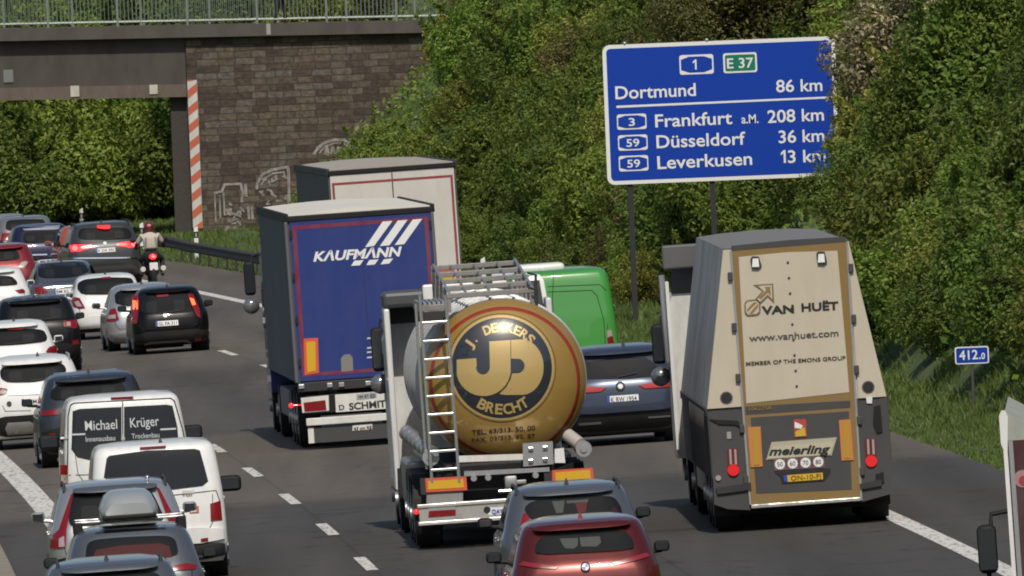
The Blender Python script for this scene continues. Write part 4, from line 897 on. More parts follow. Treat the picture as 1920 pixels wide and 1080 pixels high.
def cab(fr, y0, W, H, m, deflector=True, top=None, L=2.2):
    b = W / 2
    sec = lambda y, s, zt: [(-b * s, y, .75), (b * s, y, .75), (b * s, y, zt - .25), (b * s * .93, y, zt), (-b * s * .93, y, zt), (-b * s, y, zt - .25)]
    bm = bmesh.new(); add_loft(bm, [sec(y0, 1, H - .5), sec(y0 + L - .5, 1, H - .5), sec(y0 + L - .12, .97, H - .62), sec(y0 + L, .93, H - 1.3)]); c = mk('cab', bm, m, fr.e, False)
    if deflector:
        bm = bmesh.new(); q = lambda y, s, z1: [(-b * .94 * s, y, H - .498), (b * .94 * s, y, H - .498), (b * .90 * s, y, z1), (-b * .90 * s, y, z1)]
        add_loft(bm, [q(y0 + .05, 1, H), q(y0 + .9, .98, H - .1), q(y0 + 1.7, .9, H - .44)]); mk('roof_fairing', bm, top or m, c)
    for sx in (-1, 1):
        bm = bmesh.new(); add_box(bm, sx * b * 1.0 - (.006 if sx > 0 else .006), sx * b + .006, y0 + .9, y0 + 1.8, 1.9, 2.6); mk('cab_window', bm, GLASS, c)
    bm = bmesh.new(); add_box(bm, -b * .9, b * .9, y0 + L - .1, y0 + L + .02, .45, 1.0, .04); mk('front_bumper', bm, DARK, c)
    axle(fr, y0 + L - .95, W - .05)
    return c
def chassis(fr, y0, y1, z=.95, m=DARK):
    bm = bmesh.new()
    for x in (-.45, .45): add_box(bm, x - .06, x + .06, y0, y1, z - .28, z, 0)
    add_box(bm, -.4, .4, y0 + .6, y1 - .5, z - .2, z - .05)
    mk('chassis', bm, m, fr.e)
def box_body(fr, W, L, z0, z1, side_m, roof_m, rear_m, name='cargo_box', rim_m=None):
    b = W / 2; bm = bmesh.new(); add_box(bm, -b, b, 0, L, z0, z1); bd = mk(name, bm, side_m, fr.e)
    bm = bmesh.new(); n = 8
    ring = lambda y: [(-b + .04, y, z1 + .002)] + [(-b + .04 + (W - .08) * k / n, y, z1 + .02 + .05 * math.sin(math.pi * k / n)) for k in range(n + 1)] + [(b - .04, y, z1 + .002)]
    add_loft(bm, [ring(.10), ring(L * .5), ring(L - .1)]); mk('roof', bm, roof_m, fr.e)
    for sx in (-1, 1):
        bm = bmesh.new(); add_box(bm, sx * b - .03, sx * b + .035, -.02, L + .02, z1 - .10, z1 + .045, .012); mk('roof_rail', bm, rim_m or STEEL, fr.e)
    return bd

# --- blue lorry
T = road_frame('articulated_lorry', 'blue curtain-side lorry with white diagonal stripes and KAUFMANN on its rear doors', 'lorry', 690, 835, 107.5)
KB = mat('lorry_blue', (0.014, 0.032, 0.175), 0.38, 0, 0.25, dirt=.25, dscale=1.6, dcol=(.05, .06, .17)); KR = mat('lorry_red_line', (0.16, 0.012, 0.05), 0.45, dirt=.3)
CURT = mat('dark_curtain', (0.040, 0.055, 0.090), 0.6, dirt=.4, dscale=1.5, dcol=(.12, .115, .11)); ROOFW = mat('translucent_roof', (0.66, 0.63, 0.56), 0.7, dirt=.3, dscale=.6, dcol=(.45, .42, .36))
tl, tr_ = T.loc(535, 404), T.loc(812, 388); W = 2.56; xs = (tl[0] + tr_[0]) / 2
T.e.location.x += xs; T.X += xs
zt = (tl[1] + tr_[1]) / 2; zf = T.loc(640, 712)[1]
box_body(T, W, 13.6, zf, zt, CURT, ROOFW, KB, rim_m=BLACK)
T.patch('rear_door', KB, rect(-W / 2 + .05, -.004, zf + .02, zt - .10), .03, .03, 0); T.patch('rear_door', KB, rect(.004, W / 2 - .05, zf + .02, zt - .10), .03, .03, 0)
bm = bmesh.new(); add_box(bm, -W / 2, W / 2, -.05, .0, zt - .095, zt - .005, .01); mk('door_header', bm, BLACK, T.e)
for sx in (-1, 1):
    bm = bmesh.new(); add_box(bm, sx * W / 2 - .045, sx * W / 2 + .012, -.05, .03, zf, zt - .1, .01); mk('corner_post', bm, mat('post_grey', (.10, .10, .11), .5), T.e)
    for k in range(4): bm = bmesh.new(); add_cyl(bm, (sx * (W / 2 - .06), -.055, zf + .35 + k * .75), (0, 0, 1), .022, .13, 8); mk('door_hinge', bm, DARK, T.e, True)
a, d = W / 2 - .09, W / 2 - .16
z0, z1 = zf + .10, zt - .17
T.patch('red_frame', KR, [rect(-a, -d, z0, z1), rect(d, a, z0, z1), rect(-d + .001, d - .001, z1 - .07, z1), rect(-d + .001, d - .001, z0, z0 + .06)], .034, .003, 0)
ck = lambda *P: [(440 + x / 4.154, 260 + y / 4.154) for x, y in P]
STW = mat('stripe_white', (.74, .74, .74), .5)
for P in (((1015, 845), (1085, 835), (1228, 640), (1152, 645)), ((1130, 836), (1205, 830), (1346, 631), (1270, 638)), ((1245, 829), (1320, 821), (1460, 624), (1386, 630)),
          ((905, 990), (975, 986), (1003, 945), (932, 950)), ((1025, 985), (1090, 980), (1119, 940), (1048, 945)), ((1135, 979), (1203, 972), (1234, 932), (1162, 939))):
    T.ppatch('stripe', STW, ck(*P), .036, .003, 0)
T.text('lettering', STW, 'K\u039bUFM\u039bNN', ck((612, 955))[0], ck((1305, 912))[0], 18, .038, .035, .25)
MRK = lambda fr, P, Q, off=.036: (lambda o: fr.ppatch('marker_face', MARK_Y, Q, off + .006, .004, 0, parent=o))(fr.ppatch('reflective_marker', MARK_R, P, off, .012, 0))
MRK(T, [(569, 635), (596, 633), (598, 699), (571, 703)], [(574, 641), (591, 640), (592, 695), (576, 698)])
x0, _ = T.loc(583, 670); 
T.patch('reflective_marker', MARK_R, [(-u, v) for u, v in T.L([(569, 635), (596, 633), (598, 699), (571, 703)])][::-1], .036, .012, 0)
T.ppatch('grey_flap', mat('flap_grey', (.20, .19, .17), .6), [(640, 697), (662, 695), (661, 670), (655, 664), (645, 665), (639, 672)], .036, .012, 0)
for k, (y, w) in enumerate(((632, 38), (650, 36), (658, 36), (668, 36))): T.ppatch('small_lettering', mat('faded_white', (.5, .5, .52), .5), [(688, y + 4), (688 + w, y + 1), (688 + w, y - 2), (688, y + 1)], .036, .003, 0)
bm = bmesh.new(); add_box(bm, -W / 2, W / 2, -.02, .25, zf - .17, zf - .003, .015); mk('rear_sill', bm, DARK, T.e)
for px in (565, 618, 640, 690):
    x, z = T.loc(px, 722 - (px - 600) * .05); bm = bmesh.new(); add_box(bm, x - .05, x + .05, -.06, -.02, z - .05, z + .03, .01); mk('door_latch', bm, STEEL, T.e)
PANW = mat('panel_white', (.66, .65, .61), .45, dirt=.35, dscale=3, dcol=(.35, .31, .27))
bm = bmesh.new(); zz0, zz1 = T.loc(640, 772)[1], T.loc(640, 738)[1]; add_box(bm, -W / 2 + .12, W / 2 - .12, .02, .10, zz0, zz1, .01); mk('light_bar', bm, BLACK, T.e)
hous = T.L([(564, 746), (616, 741), (617, 770), (567, 774)])
for sx in (-1, 1):
    P = [(u * -sx, v) for u, v in hous]; o = T.patch('lamp_housing', PANW, P, .0, .03, 0)
    Q = [(u * -sx, v) for u, v in T.L([(569, 755), (610, 750), (612, 769), (571, 772)])]; T.patch('tail_light', LAMP, Q, .008, .02, 0, parent=o)
T.patch('rear_panel', PANW, [(u, v) for u, v in (lambda P: [P[0], (-P[0][0], P[0][1]), (-P[1][0], P[1][1]), P[1]])(T.L([(630, 773), (628, 740)]))], .006, .02, 0)
T.text('lettering', INK, 'SCHMITZ', (655, 768.5), (737, 761.5), 13, .012, .03)
T.text('lettering', INK, 'D', (636, 769), (646, 768), 10, .012, .02)
T.ppatch('number_plate', mat('plate_dull', (.36, .38, .40), .5), [(668, 750), (706, 746), (706, 735), (668, 739)], .012, .008, 0)
T.text('lettering', INK, 'HH KY 820', (672, 747.5), (704, 744.5), 7, .022, .01)
bm = bmesh.new(); q0, q1 = T.loc(600, 797)[1], T.loc(600, 783)[1]; add_box(bm, -W / 2 + .10, W / 2 - .10, -.04, .06, q0, q1, .012); mk('underrun_bar', bm, PANW, T.e)
q0, q1 = T.loc(600, 830)[1], T.loc(600, 801)[1]; T.patch('spray_flap', mat('flap_dark', (.05, .05, .05), .7), rect(-W / 2 + .12, W / 2 - .12, q0, q1), -.02, .02, 0)
for sx in (-1, 1): T.patch('flap_edge', PANW, rect(sx * (W / 2 - .17) - .05, sx * (W / 2 - .17) + .05, q0, q1), -.015, .01, 0)
T.ppatch('small_plate', PANW, [(661, 808), (698, 805), (698, 795), (661, 798)], -.012, .01, 0); T.text('lettering', INK, '63 cm RE', (664, 806.5), (697, 804), 6, -.0, .01)
x, z = T.loc(547, 761); bm = bmesh.new(); add_ball(bm, (x, .3, z), .045); add_tube(bm, [(x, .3, z), (x + .2, .3, z)], .012); mk('side_lamp', bm, LAMPLIT, T.e, True)
chassis(T, .2, 12)
for y in (2.4, 3.7, 5.0): axle(T, y, 2.5, .5, .38)
bm = bmesh.new(); add_box(bm, -1.24, 1.24, 5.8, 10, .45, .95, .03); mk('side_guard', bm, mat('guard_grey', (.16, .16, .165), .6, dirt=.5), T.e)
axle(T, 11.0, 2.5, .5, .3, True)
cab(T, 13.9, 2.5, zt - .05, mat('cab_blue', (.02, .03, .16), .3, 0, .5))
mx_, mz_ = T.loc(468, 522, 15.6); truck_mirror(T, mx_, 15.6, mz_, .62); truck_mirror(T, -mx_, 15.6, mz_, .62)

# --- grey lorry ahead of it
T = road_frame('articulated_lorry', 'pale grey lorry with red-lined rear doors ahead of the blue lorry', 'lorry', 740, 700, 91.5)
tl, tr_ = T.loc(614, 321), T.loc(853, 303); xs = (tl[0] + tr_[0]) / 2; T.e.location.x += xs; T.X += xs; W = tr_[0] - tl[0]; zt = (tl[1] + tr_[1]) / 2
GSIDE = mat('grey_curtain', (.055, .058, .062), .6, dirt=.4, dcol=(.09, .09, .09)); DOOR = mat('pale_door', (.56, .54, .50), .45, 0, .1, dirt=.55, dscale=1.4, dcol=(.44, .40, .34))
box_body(T, W, 13.6, 1.05, zt, GSIDE, mat('grey_roof', (.36, .33, .29), .8, dirt=.4, dscale=.8, dcol=(.25, .23, .20)), DOOR, rim_m=DARK)
T.patch('rear_door', DOOR, rect(-W / 2 + .04, -.004, 1.05, zt - .10), .03, .03, 0); T.patch('rear_door', DOOR, rect(.004, W / 2 - .04, 1.05, zt - .10), .03, .03, 0)
bm = bmesh.new(); add_box(bm, -W / 2, W / 2, -.06, .0, zt - .09, zt - .0, .01); mk('door_header', bm, BLACK, T.e)
a, d = W / 2 - .07, W / 2 - .12; z1 = zt - .25; z0 = 1.15; RL = mat('red_line', (.26, .03, .03), .5, dirt=.4)
T.patch('red_frame', RL, [rect(-a, -d, z0, z1), rect(d, a, z0, z1), rect(-d + .001, d - .001, z1 - .05, z1)], .034, .003, 0)
T.patch('door_seam', DARK, rect(-.012, .012, 1.1, zt - .12), .033, .003, 0)
MRK(T, [(822, 530), (852, 528), (852, 505), (822, 507)], [(826, 525), (848, 524), (848, 510), (826, 511)])
bm = bmesh.new(); add_box(bm, -W / 2 + .1, W / 2 - .1, 0, .1, .5, .95, .02); mk('light_bar', bm, DARK, T.e)
for sx in (-1, 1): T.patch('tail_light', LAMP, rect(sx * .85 - .22, sx * .85 + .22, .7, .88), .006, .02, 0)
chassis(T, .2, 12)
for y in (2.4, 3.7, 5.0): axle(T, y, 2.5, .5, .38)
axle(T, 11.0, 2.5, .5, .3, True); cab(T, 13.9, 2.5, 3.9, mat('cab_grey', (.3, .3, .31), .3, 0, .5)); truck_mirror(T, -1.55, 15.6, 2.3); truck_mirror(T, 1.55, 15.6, 2.3)

# --- green and white van ahead of the tanker
GREEN = paint('leaf_green', (.05, .27, .045), 0, .06, .35)
c = Car('van', 'bright green panel van with a white door and a white hump on its roof', 'van', (1045, 505), 2.62, 2.05, 6.0, 'van', GREEN, wheelr=.36)
cT = lambda *P: [(700 + x / 4, 480 + y / 4) for x, y in P]
c.ppatch('white_door', WHITEV, cT((900, 130), (1080, 128), (1200, 130), (1250, 140), (1280, 180), (1300, 300), (1320, 420), (1330, 700), (900, 720)), .012, .02, .1)
c.seam(cT((1355, 120), (1345, 320), (1360, 680))); c.seam(cT((1310, 230), (1700, 215), (1750, 260))); c.seam(cT((1310, 270), (1640, 258), (1680, 300), (1730, 480), (1740, 660)))
bm = bmesh.new(); (x0, za), (x1, zb) = c.loc(978, 508), c.loc(1064, 493); add_box(bm, x0, x1, 1.0, 2.2, c.H - .06, zb, .07, 3); mk('roof_unit', bm, WHITE, c.e, True)
P = cT((1755, 620), (1795, 600), (1808, 655), (1760, 665)); Q = cT((1755, 560), (1785, 555), (1795, 598), (1757, 612))
a = c.patch('tail_light', LAMP, c.L(P), .02, .03, .06); c.patch('tail_light', LAMP, [(-u, v) for u, v in c.L(P)][::-1], .02, .03, .06); c.patch('lamp_top', LENSW, c.L(Q), .02, .03, .06, parent=a)
c.bumper(.3, .55, BLACK, .04); c.plate(-.3, .95)

# --- tanker
T = road_frame('tanker_lorry', 'gold ended tank lorry with a round black emblem and a ladder on its rear', 'lorry', 948, 1030, 131.2, head=-.006)
cx, cz = T.loc(949, 716); R = 154 / 131.2; D = .60
GOLD = mat('gold_lacquer', (.36, .225, .058), .30, .25, .8, dirt=.12, dscale=1.5, dcol=(.20, .13, .05)); GOLDL = mat('gold_pale', (.47, .33, .12), .36, .2, .6); GOLDK = mat('emblem_black', (.020, .025, .033), .28, .1, .75); TRED = mat('tank_red_line', (.30, .035, .015), .4, .1, .5)
STAIN = mat('ribbed_stainless', (.11, .118, .125), .42, .6, dirt=.4, dscale=2.5, dcol=(.16, .16, .16))
def dish(u, v):
    r = min(math.hypot(u - cx, v - cz) / R, .9995); return .35 + D * (1 - math.sqrt(1 - r * r * .985))
T.surf = dish
bm = bmesh.new(); rings = []
for t in [.02] + [k / 22 for k in range(1, 23)] :
    rings.append([(u, dish(u, v), v) for u, v in disc(cx, cz, R * min(t, .9999), 72)])
add_loft(bm, rings); mk('tank_end', bm, GOLD, T.e, True)
y0 = dish(cx + R, cz); bm = bmesh.new(); rings = []
for y in np.linspace(y0 + .004, y0 + 9.6, 60): rings.append([(u, y, v) for u, v in disc(cx, cz, R, 72)])
for t in (.9, .7, .4, .1): rings.append([(u, y0 + 9.6 + .35 * math.sqrt(1 - t * t), v) for u, v in disc(cx, cz, R * t, 72)])
add_loft(bm, rings); mk('tank', bm, STAIN, T.e, True)
for y in np.linspace(y0 + .5, y0 + 9.2, 9):
    bm = bmesh.new(); add_loft(bm, [[(u, yy, v) for u, v in disc(cx, cz, R + h, 64)] for yy, h in ((y - .04, .002), (y - .03, .03), (y + .03, .03), (y + .04, .002))]); mk('tank_band', bm, STEEL, T.e, True)
ex, ez = T.loc(942.5, 691); er = 96 / 131.2
T.patch('red_ring', TRED, ringpolys(cx, cz - .02, R * .885, R * .925, 60), .004, .006, 0)
emb = T.patch('emblem', GOLDK, disc(ex, ez, er * .985, 60), .005, .006, .07)
T.patch('emblem_rim', GOLDL, ringpolys(ex, ez, er * .985, er * 1.03, 60), .007, .006, 0, parent=emb); T.patch('emblem_line', INK, ringpolys(ex, ez, er * 1.055, er * 1.065, 60), .006, .004, 0, parent=emb)
def arcpts(c, r, a0, a1, n): return [(c[0] + r * math.cos(math.radians(a0 + (a1 - a0) * k / n)), c[1] + r * math.sin(math.radians(a0 + (a1 - a0) * k / n))) for k in range(n + 1)]
pt = lambda x, y: T.loc(700 + x / 4, 480 + y / 4)
kk = 1 / (4 * 131.2)
j0 = pt(850, 860)
def ang_poly(P): return [pt(*p) for p in P]
# the J with a hook, and the D that grows out of it
Jo = [(632, 782), (778, 770), (782, 830)] + [(828 + 52 * -math.cos(math.radians(a)), 835 + 58 * math.sin(math.radians(a))) for a in range(0, 181, 15)] + [(876, 645), (1035, 634), (1035, 880)] + [(832 + 203 * math.cos(math.radians(a)), 860 + 195 * math.sin(math.radians(a))) for a in range(12, 170, 12)]
T.patch('letter_j', GOLDL, ang_poly(Jo), .012, .008, .06, parent=emb)
Do = [(1040, 634), (1110, 630)] + [(1120 + 165 * math.sin(math.radians(a)), 838 - 208 * math.cos(math.radians(a))) for a in range(5, 176, 10)] + [(1000, 1046), (950, 1040), (1000, 990), (1035, 930), (1046, 885), (1085, 883)] + [(1085 + 56 * math.sin(math.radians(a)), 828 + 55 * math.cos(math.radians(a))) for a in range(15, 180, 15)] + [(1040, 773)]
T.patch('letter_d', GOLDL, ang_poly(Do), .012, .008, .06, parent=emb)
def arc_text(txt, r, a0, a1, cap, top=True):
    n = len(txt)
    for k, ch in enumerate(txt):
        if ch == ' ': continue
        a = math.radians(a0 + (a1 - a0) * k / (n - 1)); px_, pz_ = ex + r * math.cos(a), ez + r * math.sin(a)
        d = Vector((math.sin(a), -math.cos(a))) if top else Vector((-math.sin(a), math.cos(a))); up = Vector((math.cos(a), math.sin(a))) * (1 if top else -1)
        w = cap * {'J': .6, '.': .2, 'E': .72, 'R': .85, 'C': .85}.get(ch, .82); b0 = Vector((px_, pz_)) - d * w / 2 - up * cap / 2
        T.text('lettering', GOLDL, ch, tuple(b0), tuple(b0 + d * w), cap, .012, .03, px=False, step=.08, parent=emb)
arc_text('J. DECKERS', er * .80, 140, 41, .135); arc_text('BRECHT', er * .80, 238, 298, .15, False)
T.text('lettering', INK, 'TEL. 63/313. 50. 00', (887, 817), (1006, 808), 9, .008, .015, step=.15); T.text('lettering', mat('ink_faded', (.06, .045, .025), .5), 'FAX. 03/313. 92. 87', (887, 831), (1006, 822), 8, .008, .01, step=.15)
T.surf = lambda u, v: 0.0
# ladder
LY = -.02
def lp(px, py, y=LY): q = T.loc(px, py); return (q[0], y, q[1])
lad = None
bm = bmesh.new(); add_tube(bm, [lp(787, 553), lp(797, 700), lp(810, 905)], .024, 8); lad = mk('ladder', bm, ALU, T.e, True)
bm = bmesh.new(); add_tube(bm, [lp(835, 553), lp(845, 680), lp(861, 905)], .024, 8); mk('stile', bm, ALU, lad, True)
bm = bmesh.new(); add_tube(bm, [lp(780, 570, .15), lp(788, 700, .15), lp(801, 880, .15)], .022, 8); mk('handrail', bm, ALU, lad, True)
for k in range(9):
    f = k / 8; y = 606 + (882 - 606) * f; bm = bmesh.new(); a, b = lp(791 + 17 * f, y), lp(839 + 18 * f, y - 2.5); add_box(bm, a[0], b[0], LY - .03, LY + .03, a[2] - .018, a[2] + .018, .006); mk('rung', bm, ALU, lad)
# walkway on top of the tank
WALK = mat('walkway_grating', (.26, .25, .24), .6, .4, dirt=.4, dscale=5)
wz0 = cz + R + .03; wx0, wz1 = T.loc(838, 520); wx1 = T.loc(1005, 505)[0]
for k in range(5):
    y = 1.0 + k * 1.8; bm = bmesh.new(); zt = wz0 + .02 + .075 * k
    add_box(bm, wx0, wx1, y, y + .09, zt, zt + .075, .01)
    add_box(bm, wx0, wx0 + .06, y + .01, y + .08, wz0 - .18, zt); add_box(bm, wx1 - .06, wx1, y + .01, y + .08, wz0 - .18, zt)
    mk('walkway_frame', bm, WALK, T.e)
for x in (wx0 + .02, wx1 - .06):
    bm = bmesh.new(); add_tube(bm, [(x + .025, 1.0, wz0 + .10), (x + .025, 8.3, wz0 + .41)], .022, 6); mk('walkway_edge', bm, STEEL, T.e)
bm = bmesh.new()
for x in (wx0 + .3, (wx0 + wx1) / 2, wx1 - .3): add_tube(bm, [(x, 1.12, wz0 + .06), (x, 8.2, wz0 + .37)], .022, 6)
mk('walkway_boards', bm, WALK, T.e)
bm = bmesh.new(); x0, z0 = T.loc(786, 583); x1 = T.loc(838, 583)[0]; add_box(bm, x0, x1, .35, 3.2, z0 - .02, z0 + .07, .01); mk('ladder_platform', bm, WALK, T.e)
for k in range(6):
    x = x0 + (x1 - x0) * (k + .5) / 6; bm = bmesh.new(); add_box(bm, x - .022, x + .022, .36, 3.15, z0 + .072, z0 + .11); mk('platform_slat', bm, STEEL, T.e)
bm = bmesh.new(); add_box(bm, x0 - .02, x1 + .03, .30, .36, z0 - .16, z0 - .025); mk('platform_front', bm, DARK, T.e)
for px, py in ((1006, 520), (1008, 548)):
    x, z = T.loc(px, py); bm = bmesh.new(); add_tube(bm, [(x, .9, z - .25), (x + .02, .9, z + .02), (x - .1, .9, z + .06)], .02, 6); mk('grab_handle', bm, DARK, T.e, True)
# hose tubes along both flanks
for (px, py, r), nm in (((808, 858, 14), 0), ((1095, 842, 13.5), 1)):
    x, z = T.loc(px, py); r = r / 131.2; bm = bmesh.new(); add_cyl(bm, (x, .85 if px > 900 else 2.75, z), (0, 1, 0), r, 1.4 if px > 900 else 5.2, 24); t = mk('hose_tube', bm, ALU, T.e, True)
    bm = bmesh.new(); add_cyl(bm, (x, .12, z), (0, 1, 0), r * 1.12, .07, 24); add_cyl(bm, (x, .075, z), (0, 1, 0), r * .5, .03, 16); mk('tube_cap', bm, STEEL, t, True)
    sx = -1 if px < 900 else 1; bm = bmesh.new(); add_tube(bm, [(x - sx * .04, .3, z + .06), (x - sx * .20, .5, z + .2)] if sx > 0 else [(x + .02, .3, z + .05), (x - .3, .9, z + .36)], .10, 14); mk('hose', bm, mat('hose_pale', (.40, .36, .32), .7, dirt=.5) if sx > 0 else STEEL, t, True)
    if sx < 0:
        for q in range(7): bm = bmesh.new(); f = q / 6; c0 = Vector((x + .02 - .32 * f, .3 + .6 * f, z + .05 + .31 * f)); add_cyl(bm, c0, (-.32, .6, .31), .115, .04, 14); mk('hose_ring', bm, ALU, t, True)
# bars, boxes, markers, bumper
def bar(name, pts, y0, y1, m, bev=.01):
    P = T.L(pts); bm = bmesh.new(); add_prism(bm, [(u, y0, v) for u, v in P], (0, y1 - y0, 0)); return mk(name, bm, m, T.e)
bar('cross_bar', [(858, 867), (985, 862), (985, 851), (858, 855)], -.02, .10, PANW)
bar('cross_bar', [(870, 893), (1030, 884), (1030, 876), (870, 884)], -.04, .08, STEEL)
bar('frame_beam', [(838, 945), (1040, 930), (1040, 886), (866, 895)], .35, .5, BLACK)
for px in (888, 915, 1004):
    x, z = T.loc(px, 896 - (px - 900) * .05); bm = bmesh.new(); add_cyl(bm, (x, -.05, z), (0, 1, 0), .045, .08, 12); mk('air_coupling', bm, STEEL, T.e, True)
x, z = T.loc(958, 905); bm = bmesh.new(); add_box(bm, x - .09, x + .09, -.06, .2, z - .08, z + .10, .03); add_box(bm, x + .06, x + .22, -.04, .1, z - .03, z + .03, .01); mk('tow_coupling', bm, STEEL, T.e, True)
bm = bmesh.new(); add_box(bm, x - .2, x + .18, -.05, .05, z - .14, z - .09, .02); mk('coupling_bar', bm, CHROME, T.e)
bx = bar('equipment_box', [(981, 875), (1038, 870), (1036, 828), (980, 832)], -.06, .30, STEEL)
for px, py in ((995, 865), (1022, 862), (995, 842), (1022, 840)):
    x, z = T.loc(px, py); bm = bmesh.new(); add_box(bm, x - .035, x + .035, -.09, -.06, z - .03, z + .03, .008); mk('box_latch', bm, CHROME, bx)
bar('white_bracket', [(1040, 868), (1060, 868), (1057, 840), (1040, 842)], .0, .1, WHITE)
MRK(T, [(797, 897), (874, 893), (876, 919), (799, 923)], [(802, 902), (868, 898), (870, 914), (803, 918)], .03)
MRK(T, [(1035, 882), (1111, 877), (1114, 903), (1036, 907)], [(1041, 886), (1106, 881), (1108, 898), (1042, 902)], .03)
T.patch('marker_back', DARK, T.L([(797, 925), (1113, 905), (1113, 878), (797, 897)])[:0] or rect(-1.15, -.58, T.loc(830, 925)[1], T.loc(830, 895)[1]), .02, .3, 0)
T.patch('marker_back', DARK, rect(.62, 1.22, T.loc(1075, 907)[1], T.loc(1075, 880)[1]), .02, .3, 0)
bz0, bz1 = T.loc(880, 976)[1], T.loc(880, 943)[1]
bm = bmesh.new(); add_box(bm, -1.2, 1.2, -.05, .10, bz0, bz1, .01); bump = mk('rear_bumper', bm, mat('bumper_steel', (.50, .48, .45), .35, .5, dirt=.5, dscale=5, dcol=(.20, .18, .16)), T.e)
for z in (bz0, bz1): bm = bmesh.new(); add_box(bm, -1.22, 1.22, -.075, .10, z - .025, z + .025, .008); mk('bumper_lip', bm, mat('lip_white', (.62, .60, .56), .3, .4, dirt=.3), bump)
P = T.L([(803, 970), (854, 966), (854, 955), (804, 958)])
for s_ in (1, -1):
    o = T.patch('tail_light', LAMP, [(u * s_, v) for u, v in P], .06, .02, 0, parent=bump); T.patch('lamp_housing', ALU, [(u * s_, v + .11 * (1 if i > 1 else .45)) for i, (u, v) in enumerate(P)], .056, .02, 0, parent=bump)
x, z = T.loc(861, 968); T.patch('reverse_lamp', LENSW, disc(x, z, .045, 14), .06, .02, 0, parent=bump)
T.ppatch('number_plate', PLATE, [(915, 966), (965, 963), (965, 949), (915, 952)], .056, .01, 0, parent=bump); T.text('lettering', EUBLUE, 'QAYB 14', (922, 963), (962, 960.5), 8, .07, .01, parent=bump)
x, z = T.loc(913, 956); T.patch('round_sticker', INK, disc(x, z, .05, 14), .058, .006, 0, parent=bump)
for (P, sx) in (([(800, 945), (868, 940), (868, 924), (800, 928)], 1), ):
    for s_ in (1, -1): T.patch('mud_box', mat('grey_box', (.24, .24, .24), .5, dirt=.4), [(u * s_, v) for u, v in T.L(P)], .02, .2, 0)
x, z = T.loc(782, 961); bm = bmesh.new(); add_ball(bm, (x, .4, z), .04); add_tube(bm, [(x, .4, z), (x + .2, .4, z)], .01); mk('side_lamp', bm, LAMPLIT, T.e, True)
for sx in (-1, 1):
    for y in (1.45, 2.76, 4.07):
        bm = bmesh.new(); r0, r1 = .54, .585; pr = [(sx * .82, y + r1 * math.cos(math.radians(a)), .5 + r1 * math.sin(math.radians(a))) for a in range(5, 176, 17)] + [(sx * .82, y + r0 * math.cos(math.radians(a)), .5 + r0 * math.sin(math.radians(a))) for a in range(175, 4, -17)]
        add_prism(bm, pr, (sx * .42, 0, 0)); mk('mudguard', bm, BLACK, T.e)
for y in (1.45, 2.76, 4.07): axle(T, y, 2.5, .5, .38)
chassis(T, .4, 11, 1.1)
bm = bmesh.new(); add_box(bm, -.8, .8, .5, 10, .85, 1.2, .05); mk('tank_cradle', bm, BLACK, T.e)
bm = bmesh.new(); add_box(bm, -1.2, 1.2, 5.2, 8.6, .5, 1.15, .05); mk('locker', bm, mat('locker_steel', (.32, .32, .33), .4, .7, dirt=.5), T.e)
axle(T, 9.6, 2.5, .5, .3, True)
cb = cab(T, 11.6, 2.5, 3.55, mat('cab_white', (.70, .70, .69), .35, 0, .4, dirt=.35), True, mat('cab_top_dark', (.06, .06, .065), .5))
bm = bmesh.new(); add_box(bm, -1.25, -1.16, 10.6, 11.62, .6, 3.3, .03); mk('side_fairing', bm, WHITE, cb)
bm = bmesh.new(); add_box(bm, 1.16, 1.25, 10.6, 11.62, .6, 3.3, .03); mk('side_fairing', bm, WHITE, cb)
bm = bmesh.new(); add_box(bm, -1.25, -.35, 10.6, 11.7, 3.302, 3.54, .06); mk('dark_roof_pod', bm, mat('cab_top_dark', (.06, .06, .065), .5), cb)
q = T.loc(812, 522, 10.5); w_ = T.loc(838, 522, 10.5)
bm = bmesh.new(); add_box(bm, q[0] - .17, q[0] + .6, 10.5, 10.59, 3.0, 3.62, .03); mk('white_rear_panel', bm, WHITE, cb)
mx_, mz_ = T.loc(709, 655, 13.2); truck_mirror(T, mx_, 13.2, mz_, .66); truck_mirror(T, -mx_ - .1, 13.2, mz_, .66)

# --- cream tipper
T = road_frame('tipper_lorry', 'cream and dark grey lorry with VAN HUET and an arrow emblem on its rear', 'lorry', 1510, 985, 132.0, head=-.018)
CREAM = mat('cream_panel', (.51, .455, .36), .45, 0, .15, dirt=.5, dscale=1.3, dcol=(.40, .345, .26)); VG = mat('van_grey', (.046, .046, .047), .6, dirt=.45, dscale=1.5, dcol=(.075, .071, .067)); GF = mat('gold_frame', (.22, .135, .035), .5, dirt=.3)
SIDEG = mat('dirty_grey_side', (.50, .49, .46), .7, 0, dirt=.75, dscale=.9, dcol=(.20, .19, .18))
P_tl, P_tr, P_bl, P_br = T.loc(1357, 468), T.loc(1592, 450), T.loc(1326, 768), T.loc(1662, 742)
xs = (P_bl[0] + P_br[0]) / 2; T.e.location.x += xs; T.X += xs
zt = (P_tl[1] + P_tr[1]) / 2; zm = (P_bl[1] + P_br[1]) / 2; wt = (P_tr[0] - P_tl[0]) / 2; wm = (P_br[0] - P_bl[0]) / 2; LB = 13.2
bm = bmesh.new(); add_loft(bm, [[(-wm, y, zm), (wm, y, zm), (wt, y, zt), (-wt, y, zt)] for y in (0, LB)]); mk('cargo_box', bm, SIDEG, T.e)
bm = bmesh.new(); add_loft(bm, [[(-wt + .0, y, zt + .003), (wt, y, zt + .003), (wt * .6, y, zt + .035), (0, y, zt + .05), (-wt * .6, y, zt + .035)] for y in (-.02, LB)]); mk('tarpaulin', bm, mat('tarp_grey', (.17, .17, .17), .75, dirt=.5), T.e)
bm = bmesh.new(); add_box(bm, -wm, wm, .0, LB, .78, zm - .004); mk('floor_frame', bm, VG, T.e)
